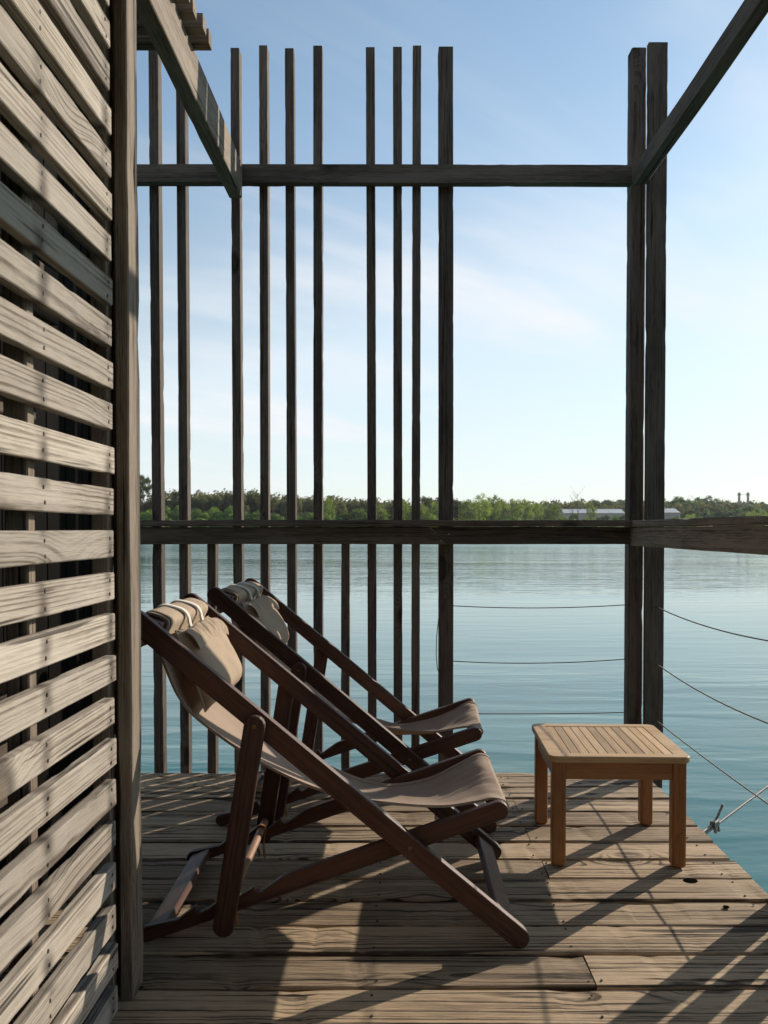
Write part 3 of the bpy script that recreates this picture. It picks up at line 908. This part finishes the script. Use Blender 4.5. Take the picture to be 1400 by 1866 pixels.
def build_side_rail():
    s = thing('side_railing', (1.06, 2.3, -0.1), 'timber handrail with sagging wires along the right edge of the deck', 'railing')
    board('handrail', (1.010, 3.575, 1.008), (1.010, -1.4, 1.006), 0.046, 0.078, M_POST, s, wob=0.001, bev=0.003, chip=0.010)
    board('rail_cap', (1.018, 3.632, 1.062), (1.018, -1.4, 1.060), 0.075, 0.026, M_POST, s, wob=0.001, bev=0.003, chip=0.010)
    # battens nearer the camera, on the outer side of the deck
    for y, wy in ((2.346, 0.062), (2.234, 0.046), (2.124, 0.046), (2.01, 0.046)):
        board('batten', (1.088, y, -0.3), (1.088, y, 3.08), 0.046, wy, M_FENCE, s, up=(0, 1, 0), wob=0.003, bev=0.002)
    for y in (0.55, -0.7):
        board('batten', (1.088, y, -0.3), (1.088, y, 3.08), 0.046, 0.046, M_FENCE, s, up=(0, 1, 0), wob=0.003, bev=0.002)
    for z0, sg in ((0.708, 0.020), (0.466, 0.022), (0.223, 0.006)):
        pts = []
        for i in range(21):
            t = i / 20
            pts.append((1.110 - 0.02 * t, 3.615 + (2.358 - 3.634) * t, z0 + 0.012 * t - sg * 4 * t * (1 - t)))
        tube('wire', pts, 0.0024, M_CABLE, s, 6)
build_side_rail()

def build_pergola():
    p = thing('pergola_frame', (0.0, 2.5, 2.5), 'overhead timber beams and roof slats leading from the cabin to the fence', 'pergola')
    board('beam', (-0.667, 3.577, 2.487), (-0.667, -1.4, 2.487), 0.054, 0.142, M_POST, p, wob=0.003, bev=0.003, chip=0.010)
    board('beam', (1.013, 3.572, 2.506), (1.013, -1.4, 2.506), 0.048, 0.074, M_FENCE, p, wob=0.004, bev=0.003, chip=0.012)
    y = 2.722
    rd = random.Random(2)
    while y > 2.20:
        e = rd.uniform(-.006, .006)
        board('roof_slat', (-2.2, y, 2.584), (-0.592 + e, y, 2.584), 0.046, 0.044, M_POST, p, wob=0.002, bev=0.002, step=0.2)
        y -= 0.0815
build_pergola()

def build_shade_cabin():  # added out of view to keep sky light off deck and fence
    """unseen cabin front behind the camera and porch roof, added to block sky light"""
    c = thing('cabin', (-0.6, -1.35, 0.0), 'added unseen cabin front and porch roof that deepen the shade on the deck', 'cabin')
    x = -2.3
    while x < 1.0:
        if not (0.05 < x + 0.07 < 0.95):
            board('shade_wall_board', (x + 0.07, -1.35, 0.0), (x + 0.07, -1.35, 2.62), 0.136, 0.022, M_DARK, c, up=(0, 1, 0), wob=0.001, step=0.6)
        else:
            board('shade_wall_board', (x + 0.07, -1.35, 2.06), (x + 0.07, -1.35, 2.62), 0.136, 0.022, M_DARK, c, up=(0, 1, 0), wob=0.001, step=0.6)
        x += 0.14
    for k in range(7):
        board('shade_door_board', (0.09 + 0.125 * k, -1.37, 0.01), (0.09 + 0.125 * k, -1.37, 2.05), 0.122, 0.03, M_DARK, c, up=(0, 1, 0), wob=0.001, step=0.6)
    y = -1.5
    while y < 2.08:
        board('shade_roof_board', (-2.3, y, 2.64), (1.10, y, 2.64), 0.132, 0.024, M_DARK, c, wob=0.001, step=0.6)
        y += 0.1345
build_shade_cabin()

# ------------------------------------------------------------------ deck chairs
def catmull(pts, n):
    P = [Vector(p) for p in pts]
    P = [P[0] * 2 - P[1]] + P + [P[-1] * 2 - P[-2]]
    out = []
    for i in range(1, len(P) - 2):
        for j in range(n):
            t = j / n
            a, b, c, d = P[i - 1], P[i], P[i + 1], P[i + 2]
            out.append(0.5 * ((2 * b) + (c - a) * t + (2 * a - 5 * b + 4 * c - d) * t * t + (3 * b - a - 3 * c + d) * t ** 3))
    out.append(P[-2])
    return out

def seat_side():
    """seat rail outline, rear end at x = 0; saw-tooth rests for the prop bar in its rear half"""
    L, h = 0.937, 0.047
    r = h / 2
    top = []
    for s in (0.150, 0.228, 0.306):
        top += [(s - 0.060, 0.004), (s - 0.014, 0.020), (s - 0.009, 0.021), (s - 0.0085, 0.010), (s - 0.004, 0.0035), (s + 0.004, 0.002), (s + 0.010, 0.005)]
    top += [(0.372, 0.0215), (0.392, 0.0235)]
    rear = []
    rr = 0.020
    for i in range(9):
        a = -math.pi / 2 - math.pi * i / 8
        rear.append((rr * math.cos(a), -0.005 + rr * math.sin(a)))
    front = []
    for i in range(11):
        a = math.pi / 2 - math.pi * i / 10
        front.append((L + r * math.cos(a), r * math.sin(a)))
    pts = rear + top + front + [(0.392, -0.0235)]
    return list(reversed(pts))

def make_chair(loc, rz, label, seed):
    rd = random.Random(seed)
    c = thing('deck_chair', loc, label, 'deck chair', 'wooden deck chairs on the deck', rz=rz)
    C = PM[c.name]
    def side(x0, z0, x1, z1, yc):
        a = math.atan2(z1 - z0, x1 - x0)
        return C @ Matrix.Translation((x0, yc, z0)) @ Matrix.Rotation(-a, 4, 'Y'), math.hypot(x1 - x0, z1 - z0)
    BOLT = disc_mesh('bolt_head', 0.0052, 0.0022, M_BRASS, 12)
    def bolt(x, z, y, s, par):
        inst('bolt', BOLT, C @ Matrix.Translation((x, y, z)) @ Matrix.Rotation(R(90) * (1 if s < 0 else -1), 4, 'X'), par)
    for s in (-1, 1):
        M, L = side(0.304, 0.029, -0.638, 0.813, s * 0.280)
        o = plate('back_rail', stadium(L, 0.052), 0.027, M_CHAIR, M, c)
        bolt(0.034, 0.254, s * 0.2935, s, o)
        M, L = side(-0.420, 0.070, -0.343, 0.560, s * 0.311)
        o = plate('prop_leg', stadium(L, 0.052), 0.022, M_CHAIR, M, c)
        bolt(-0.343, 0.560, s * 0.322, s, o)
        M, L = side(-0.628, 0.028, 0.256, 0.334, s * 0.250)
        plate('seat_rail', seat_side(), 0.026, M_CHAIR, M, c)
    # cross bars
    W = 0.264
    def xbar(name, x, z, half, w, h, ang):
        u = C.to_3x3() @ Vector((-math.sin(ang), 0, math.cos(ang)))
        board(name, C @ Vector((x, -half, z)), C @ Vector((x, half, z)), w, h, M_CHAIR, c, up=u, wob=0.0, bev=0.003, step=0.2)
    xbar('rear_crossbar', -0.600, 0.034, 0.2365, 0.058, 0.020, R(19))
    xbar('front_crossbar', 0.272, 0.062, 0.2655, 0.058, 0.020, R(-39.8))
    xbar('top_crossbar', -0.604, 0.802, 0.2655, 0.044, 0.018, R(-20))
    xbar('seat_front_bar', 0.252, 0.327, 0.2365, 0.034, 0.020, R(19))
    dz, dxx = 0.116, -0.4135
    o = tube('prop_bar', [(dxx, -0.300, dz), (dxx, -0.15, dz), (dxx, 0.15, dz), (dxx, 0.300, dz)], 0.0115, M_DOWEL, c, 14, True, C)
    # leather loops that keep the prop bar in its rests
    for s in (-1, 1):
        y0 = s * 0.222
        prof = [(0.010, -0.085), (0.006, -0.05), (0.010, -0.02), (0.0145, 0.0), (0.010, 0.012), (0, 0.0155), (-0.010, 0.012), (-0.0145, 0.0), (-0.010, -0.02), (-0.014, -0.05), (-0.006, -0.078)]
        vs, fs = [], []
        for i, (x, z) in enumerate(prof):
            hw = 0.010 if 2 <= i <= 8 else 0.013
            vs += [(dxx + x + 0.02 * (z < -0.03) * (-z), y0 - hw, dz + z), (dxx + x + 0.02 * (z < -0.03) * (-z), y0 + hw, dz + z)]
        for i in range(len(prof) - 1): fs.append((2 * i, 2 * i + 1, 2 * i + 3, 2 * i + 2))
        lo = mesh_obj('leather_loop', vs, fs, M_LEATHER, C, c, True)
        md = lo.modifiers.new('solid', 'SOLIDIFY'); md.thickness = 0.0025; md.offset = 0
    # canvas sling: near hem rides higher than the far one
    near = [(-0.640, 0.792), (-0.634, 0.822), (-0.612, 0.822), (-0.582, 0.809), (-0.577, 0.795), (-0.590, 0.765), (-0.594, 0.723), (-0.573, 0.662), (-0.549, 0.612), (-0.506, 0.560), (-0.403, 0.483), (-0.289, 0.418), (-0.170, 0.370), (-0.035, 0.343),
            (0.108, 0.334), (0.195, 0.344), (0.245, 0.351), (0.274, 0.345), (0.284, 0.330), (0.270, 0.318)]
    far = [(-0.640, 0.792), (-0.634, 0.822), (-0.612, 0.822), (-0.582, 0.809), (-0.577, 0.795), (-0.590, 0.765), (-0.596, 0.720), (-0.575, 0.655), (-0.550, 0.600), (-0.502, 0.540), (-0.403, 0.450), (-0.289, 0.364), (-0.170, 0.297), (-0.037, 0.258),
           (0.090, 0.274), (0.180, 0.312), (0.243, 0.348), (0.274, 0.345), (0.284, 0.330), (0.270, 0.318)]
    nc = catmull([(x, 0, z) for x, z in near], 6); fc = catmull([(x, 0, z) for x, z in far], 6)
    vs, fs = [], []
    nu = 26
    SW = 0.222
    mid = []
    N = len(nc)
    for i in range(N):
        for j in range(nu + 1):
            u = j / nu
            t = u * u * (3 - 2 * u)
            p = nc[i].lerp(fc[i], t)
            s = i / (N - 1)
            free = max(0.0, min(1.0, (s - 0.30) / 0.12)) * max(0.0, min(1.0, (0.90 - s) / 0.16))
            sag = -0.030 * free * math.sin(math.pi * u) ** 0.8
            y = -SW + 2 * SW * u
            wr = 0.0
            if s > 0.66:                         # pull wrinkles fanning out of the front bar
                k = max(0.0, 1 - abs(s - 0.84) / 0.15)
                wr = 0.0085 * k * (noise.noise(Vector((u * 17 + 6 * (s - 0.84), s * 9, seed))) + 0.5 * noise.noise(Vector((u * 34 - 9 * s, s * 14, seed + 5))))
            wr += 0.003 * noise.noise(Vector((p.x * 7, y * 6, seed + 9)))
            vs.append((p.x, y, p.z + sag + wr))
    for i in range(N - 1):
        for j in range(nu):
            a = i * (nu + 1) + j
            fs.append((a, a + 1, a + nu + 2, a + nu + 1))
    sl = mesh_obj('canvas_sling', vs, fs, M_CANVAS, C, c, True)
    md = sl.modifiers.new('solid', 'SOLIDIFY'); md.thickness = 0.0024; md.offset = 0
    # stitched hems along both long sides
    for u, y in ((0, -SW), (nu, SW)):
        v2, f2 = [], []
        for i in range(N):
            b = Vector(vs[i * (nu + 1) + u]); q = Vector(vs[i * (nu + 1) + (1 if u == 0 else nu - 1)])
            t = Vector(vs[min(i + 1, N - 1) * (nu + 1) + u]) - Vector(vs[max(i - 1, 0) * (nu + 1) + u])
            nrm = t.cross(q - b).normalized()
            if nrm.z < 0: nrm = -nrm
            e = (q - b) * 0.7
            v2 += [b + nrm * 0.0032, b + e + nrm * 0.0030, b + e - nrm * 0.0030, b - nrm * 0.0032]
        for i in range(N - 1):
            for k in range(4):
                l = (k + 1) % 4
                f2.append((i * 4 + k, i * 4 + l, i * 4 + 4 + l, i * 4 + 4 + k))
        mesh_obj('hem', v2, f2, M_CANVAS, C, sl, False)
    # head pillow tied over the top bar: its own thing
    pl = thing('head_pillow', C @ Vector((-0.50, 0, 0.60)), None, None, None, rz=rz)
    P0 = Vector((-0.580, 0, 0.768)); P1 = Vector((-0.508, 0, 0.572))
    tt = (P1 - P0); Lp = tt.length; tt.normalize()
    nn = Vector((-tt.z, 0, tt.x)); 
    if nn.x < 0: nn = -nn
    W2 = 0.190
    vs, fs = [], []
    na, nb_ = 30, 22
    for sd in (1, -1):
        for i in range(nb_ + 1):
            for j in range(na + 1):
                a = -1 + 2 * j / na; b = -1 + 2 * i / nb_
                prof = max(0.0, (1 - abs(a) ** 4.5)) ** 0.5 * max(0.0, (1 - abs(b) ** 3.6)) ** 0.5
                hgt = (0.058 + 0.016 * b) * prof if sd > 0 else -0.010 * prof
                crease = 0.004 * noise.noise(Vector((a * 3.0, b * 3.0, seed + sd))) * prof
                if sd > 0 and b < -0.4: crease += 0.005 * noise.noise(Vector((a * 7, b, seed * 3.1))) * (-b - 0.4) / 0.6
                pinch = 1 - 0.05 * (1 - abs(b) ** 2) * abs(a) - 0.02 * (1 - b) / 2
                p = P0.lerp(P1, (b + 1) / 2 * 1.02 + 0.02 * abs(a) ** 2 * b) + nn * (hgt + crease + 0.016)
                vs.append((p.x, a * W2 * pinch, p.z))
    n1 = (nb_ + 1) * (na + 1)
    for sd in range(2):
        for i in range(nb_):
            for j in range(na):
                a = sd * n1 + i * (na + 1) + j
                q = (a, a + 1, a + na + 2, a + na + 1)
                fs.append(q if sd == 0 else tuple(reversed(q)))
    bm = bmesh.new()
    bv = [bm.verts.new(v) for v in vs]
    for f in fs: bm.faces.new([bv[i] for i in f])
    bmesh.ops.remove_doubles(bm, verts=bm.verts[:], dist=0.0004)
    cu = bm_obj('cushion', bm, M_PILLOW, C, pl, True)
    # piping round the cushion
    ring = []
    for j in range(na + 1): ring.append(vs[nb_ * (na + 1) + j])
    for i in range(nb_, -1, -1): ring.append(vs[i * (na + 1) + na])
    left = [vs[i * (na + 1)] for i in range(nb_ + 1)]
    tube('piping', left + ring, 0.0028, M_PILLOW, cu, 6, True, C)
    # gathered flap along its upper edge
    v3, f3 = [], []
    for i in range(9):
        t = i / 8
        for j in range(61):
            a = -1 + 2 * j / 60
            amp = 0.0105 * math.sin(math.pi * min(1, t * 1.1) * 0.5 + 0.25)
            pl_ = amp * (noise.noise(Vector((a * 7.5 + t * 0.5, t * 0.8, seed * 1.7))) + 0.7 * noise.noise(Vector((a * 16 - t, t * 1.2, seed))))
            base = P0 + tt * (0.058 - 0.058 * t) + nn * (0.060 - 0.026 * t + 0.012 * math.sin(math.pi * t * 0.8))
            dr = 0.016 * abs(a) ** 3 * (1 if a > 0 else 0.6)
            p = base + nn * pl_ - tt * 0.006 * noise.noise(Vector((a * 4, seed, 0))) * t + Vector((0, 0, -dr))
            v3.append((p.x, a * W2 * 0.99, p.z))
    for i in range(8):
        for j in range(60):
            a = i * 61 + j
            f3.append((a, a + 1, a + 62, a + 61))
    fl = mesh_obj('gathered_flap', v3, f3, M_PILLOW, C, pl, True)
    md = fl.modifiers.new('solid', 'SOLIDIFY'); md.thickness = 0.005; md.offset = 0
    md = fl.modifiers.new('sub', 'SUBSURF'); md.levels = 1; md.render_levels = 1
    tp = catmull([(-0.652, 0, 0.735), (-0.649, 0, 0.780), (-0.643, 0, 0.812), (-0.632, 0, 0.8268), (-0.610, 0, 0.8262), (-0.580, 0, 0.8130), (-0.5715, 0, 0.797), (-0.582, 0, 0.770), (-0.585, 0, 0.742)], 5)
    v5, f5 = [], []
    nw = 24
    for i, p in enumerate(tp):
        for j in range(nw + 1):
            u = -1 + 2 * j / nw
            k = 0.0018 * noise.noise(Vector((u * 4, i * 0.14, seed + 2))) + 0.0007 * noise.noise(Vector((u * 13, i * 0.3, seed)))
            v5.append((p.x + k * 0.6, u * 0.208, p.z + abs(k) * 0.8 + 0.0006))
    for i in range(len(tp) - 1):
        for j in range(nw):
            a = i * (nw + 1) + j
            f5.append((a, a + 1, a + nw + 2, a + nw + 1))
    tf = mesh_obj('top_panel', v5, f5, M_PILLOW, C, pl, True)
    md = tf.modifiers.new('solid', 'SOLIDIFY'); md.thickness = 0.0025; md.offset = 0
    for y in (-0.085, 0.055):
        prof = catmull([(-0.658, 0, 0.775), (-0.654, 0, 0.816), (-0.634, 0, 0.8345), (-0.608, 0, 0.8335), (-0.575, 0, 0.8215), (-0.562, 0, 0.803), (-0.559, 0, 0.782), (-0.550, 0, 0.758)], 4)
        v4, f4 = [], []
        for i, p in enumerate(prof):
            sk = 0.022 * i / len(prof)
            v4 += [(p.x + 0.001, y - 0.0105 + sk, p.z - 0.0048), (p.x + 0.001, y + 0.0105 + sk, p.z - 0.0012)]
        for i in range(len(prof) - 1): f4.append((2 * i, 2 * i + 1, 2 * i + 3, 2 * i + 2))
        st = mesh_obj('strap', v4, f4, M_STRAP, C, pl, True)
        md = st.modifiers.new('solid', 'SOLIDIFY'); md.thickness = 0.003; md.offset = 0
        # slider buckle
        bk = C @ Matrix.Translation((-0.5585, y + 0.018, 0.785)) @ Matrix.Rotation(R(75), 4, 'Y')
        plate('buckle', [(-0.009, -0.0025), (0.009, -0.0025), (0.009, 0.0025), (-0.009, 0.0025)], 0.024, M_STRAP, bk, pl, bev=0.001, seg=1)
    return c, pl

c1, p1 = make_chair((0.0, 2.365, 0.0), 0.0, 'wooden deck chair with taupe canvas nearest the camera, in front of the other chair', 3)
tag(p1, 'sand coloured head pillow on the nearer deck chair, half in sun', 'pillow', 'head pillows tied to the deck chairs')
c2, p2 = make_chair((0.027, 3.174, 0.0), -R(2.7), 'wooden deck chair with taupe canvas farther back, close to the fence', 8)
tag(p2, 'shaded head pillow on the farther deck chair by the fence', 'pillow', 'head pillows tied to the deck chairs')

# ------------------------------------------------------------------ side table
def build_table():
    rz = -R(1.8)
    t = thing('side_table', (0.690, 2.795, 0.0), 'low square teak side table with a slatted top at the deck edge', 'side table', rz=rz)
    T = PM[t.name]
    hx, hy, zt, th = 0.216, 0.222, 0.345, 0.020
    # frame of the top: rounded ring
    def rrect(ax, ay, r, n=6):
        pts = []
        for cx, cy, a0 in ((ax - r, ay - r, 0), (-ax + r, ay - r, 90), (-ax + r, -ay + r, 180), (ax - r, -ay + r, 270)):
            for i in range(n + 1):
                a = R(a0 + 90 * i / n)
                pts.append((cx + r * math.cos(a), cy + r * math.sin(a)))
        return pts
    fr = 0.040
    bmf = bmesh.new()
    out = rrect(hx, hy, 0.028); inn = rrect(hx - fr * 1.12, hy - fr, 0.0015)
    def ringv(pts, z): return [bmf.verts.new((x, y, z)) for x, y in pts]
    b = 0.003
    oc = rrect(hx - b, hy - b, 0.028 - b)
    r0 = ringv(oc, zt); r1 = ringv(out, zt - b); r2 = ringv(out, zt - th + b); r3 = ringv(oc, zt - th)
    i0 = ringv(inn, zt); i1 = ringv(inn, zt - th)
    n = len(out)
    for A, B in ((r0, r1), (r1, r2), (r2, r3), (r3, i1), (i1, i0), (i0, r0)):
        for i in range(n):
            j = (i + 1) % n
            bmf.faces.new((A[i], A[j], B[j], B[i]))
    bm_obj('top_frame', bmf, M_TEAKTOP, T, t)
    ns = 12
    wx = 2 * (hx - fr * 1.12)
    for i in range(ns):
        x = -wx / 2 + wx * (i + 0.5) / ns
        board('slat', T @ Vector((x, -(hy - fr) + 0.0012, zt - 0.0075)), T @ Vector((x, hy - fr - 0.0012, zt - 0.0075)), wx / ns - 0.0016, 0.012, M_TEAKTOP, t, wob=0.0002, bev=0.0012, step=0.2)
    board('bearer', T @ Vector((-hx + 0.05, 0, zt - 0.026)), T @ Vector((hx - 0.05, 0, zt - 0.026)), 0.03, 0.022, M_TEAK, t, wob=0, step=0.4)
    lx, ly, lw = 0.183, 0.189, 0.043
    for sx in (-1, 1):
        for sy in (-1, 1):
            # square leg with eased edges and a chamfered foot
            bm = bmesh.new()
            def sect(z, w, r):
                p = []
                for cx, cy, a0 in ((1, 1, 0), (-1, 1, 90), (-1, -1, 180), (1, -1, 270)):
                    for i in range(3):
                        a = R(a0 + 45 * i)
                        p.append(bm.verts.new((z, sx * ly * 0 + cx * (w / 2 - r) + r * math.cos(a), cy * (w / 2 - r) + r * math.sin(a))))
                return p
            S = [sect(0.0, lw - 0.012, 0.004), sect(0.007, lw, 0.006), sect(zt - th - 0.0005, lw, 0.006)]
            for A, B in zip(S, S[1:]):
                for i in range(12):
                    j = (i + 1) % 12
                    bm.faces.new((A[i], A[j], B[j], B[i]))
            bm.faces.new(S[0]); bm.faces.new(S[-1])
            ML = T @ Matrix.Translation((sx * lx, sy * ly, 0)) @ Matrix.Rotation(-R(90), 4, 'Y')
            bm_obj('leg', bm, M_TEAK, ML, t)
    za = zt - th - 0.028
    for sy in (-1, 1):
        board('apron', T @ Vector((-lx + lw / 2 + 0.0005, sy * (ly + 0.006), za)), T @ Vector((lx - lw / 2 - 0.0005, sy * (ly + 0.006), za)), 0.02, 0.054, M_TEAK, t, wob=0, bev=0.0015, step=0.3)
    for sx in (-1, 1):
        board('apron', T @ Vector((sx * (lx + 0.006), -ly + lw / 2 + 0.0005, za)), T @ Vector((sx * (lx + 0.006), ly - lw / 2 - 0.0005, za)), 0.02, 0.054, M_TEAK, t, wob=0, bev=0.0015, step=0.3)
build_table()

# ------------------------------------------------------------------ mooring cable with a clamp
def build_mooring():
    m = thing('mooring_cable', (1.06, 2.93, -0.04), 'thick steel mooring cable with a clamp and loose tail off the right deck edge', 'cable')
    def rope(name, pts, rad, pitch=0.03, mat=M_ROPE):
        P = catmull(pts, 16)
        vs, fs = [], []
        n = 12; s = 0.0
        for i, p in enumerate(P):
            t = (P[min(i + 1, len(P) - 1)] - P[max(i - 1, 0)]).normalized()
            u = Vector((0, 0, 1)); a = t.cross(u).normalized(); u = a.cross(t)
            if i: s += (p - P[i - 1]).length
            for j in range(n):
                g = 6.2832 * j / n
                rr = rad * (1 + 0.16 * math.cos(6 * (g + s / pitch * 1.05)))
                vs.append(p + (a * math.cos(g) + u * math.sin(g)) * rr)
        for i in range(len(P) - 1):
            for j in range(n):
                k = (j + 1) % n
                fs.append((i * n + j, i * n + k, (i + 1) * n + k, (i + 1) * n + j))
        fs.append(tuple(reversed(range(n)))); fs.append(tuple(range((len(P) - 1) * n, len(P) * n)))
        return mesh_obj(name, vs, fs, mat, parent=m, smooth=True)
    rope('rope', [(1.03, 2.90, -0.035), (1.08, 2.95, -0.028), (1.14, 3.01, -0.018), (1.28, 3.14, 0.006), (1.50, 3.34, 0.045), (1.8, 3.6, 0.10)] , 0.0042)
    rope('rope_tail', [(1.03, 2.905, -0.025), (1.08, 2.955, -0.018), (1.12, 2.995, -0.010), (1.142, 3.012, 0.004), (1.155, 3.014, 0.030), (1.166, 3.012, 0.058)], 0.0040)
    bx = Vector((1.133, 3.004, -0.014))
    board('clamp', bx + Vector((-0.012, -0.012, 0.002)), bx + Vector((0.012, 0.010, 0.004)), 0.020, 0.030, M_STEEL, m, wob=0, bev=0.005, step=0.05)
    for d in (-0.008, 0.010):
        p = bx + Vector((d, d, 0))
        tube('clamp_bolt', [p + Vector((0.004, -0.006, 0.016)), p + Vector((0.006, -0.010, -0.024))], 0.0035, M_STEEL, m, 8)
        tube('clamp_nut', [p + Vector((0.0045, -0.009, -0.014)), p + Vector((0.005, -0.010, -0.021))], 0.0065, M_STEEL, m, 6, smooth=False)
build_mooring()

# ------------------------------------------------------------------ thin haze over the lake
def build_haze():
    x, y0, y1, z0, z1 = 10500.0, -120.0, 4500.0, WATER_Z - 2.2, 24.0
    vs = [(-x, y0, z0), (x, y0, z0), (x, y1, z0), (-x, y1, z0), (-x, y0, z1), (x, y0, z1), (x, y1, z1), (-x, y1, z1)]
    fs = [(0, 3, 2, 1), (4, 5, 6, 7), (0, 1, 5, 4), (1, 2, 6, 5), (2, 3, 7, 6), (3, 0, 4, 7)]
    m = bpy.data.materials.new('lake_haze'); m.use_nodes = True
    nt = m.node_tree; nt.nodes.clear()
    out = nt.nodes.new('ShaderNodeOutputMaterial')
    v = nt.nodes.new('ShaderNodeVolumePrincipled')
    v.inputs['Color'].default_value = (0.86, 0.92, 1.0, 1)
    v.inputs['Density'].default_value = 0.00014
    v.inputs['Anisotropy'].default_value = 0.2
    nt.links.new(v.outputs[0], out.inputs['Volume'])
    o = mesh_obj('haze', vs, fs, m)
    tag(o, 'thin pale haze over the lake', 'haze', kind='stuff')
build_haze()
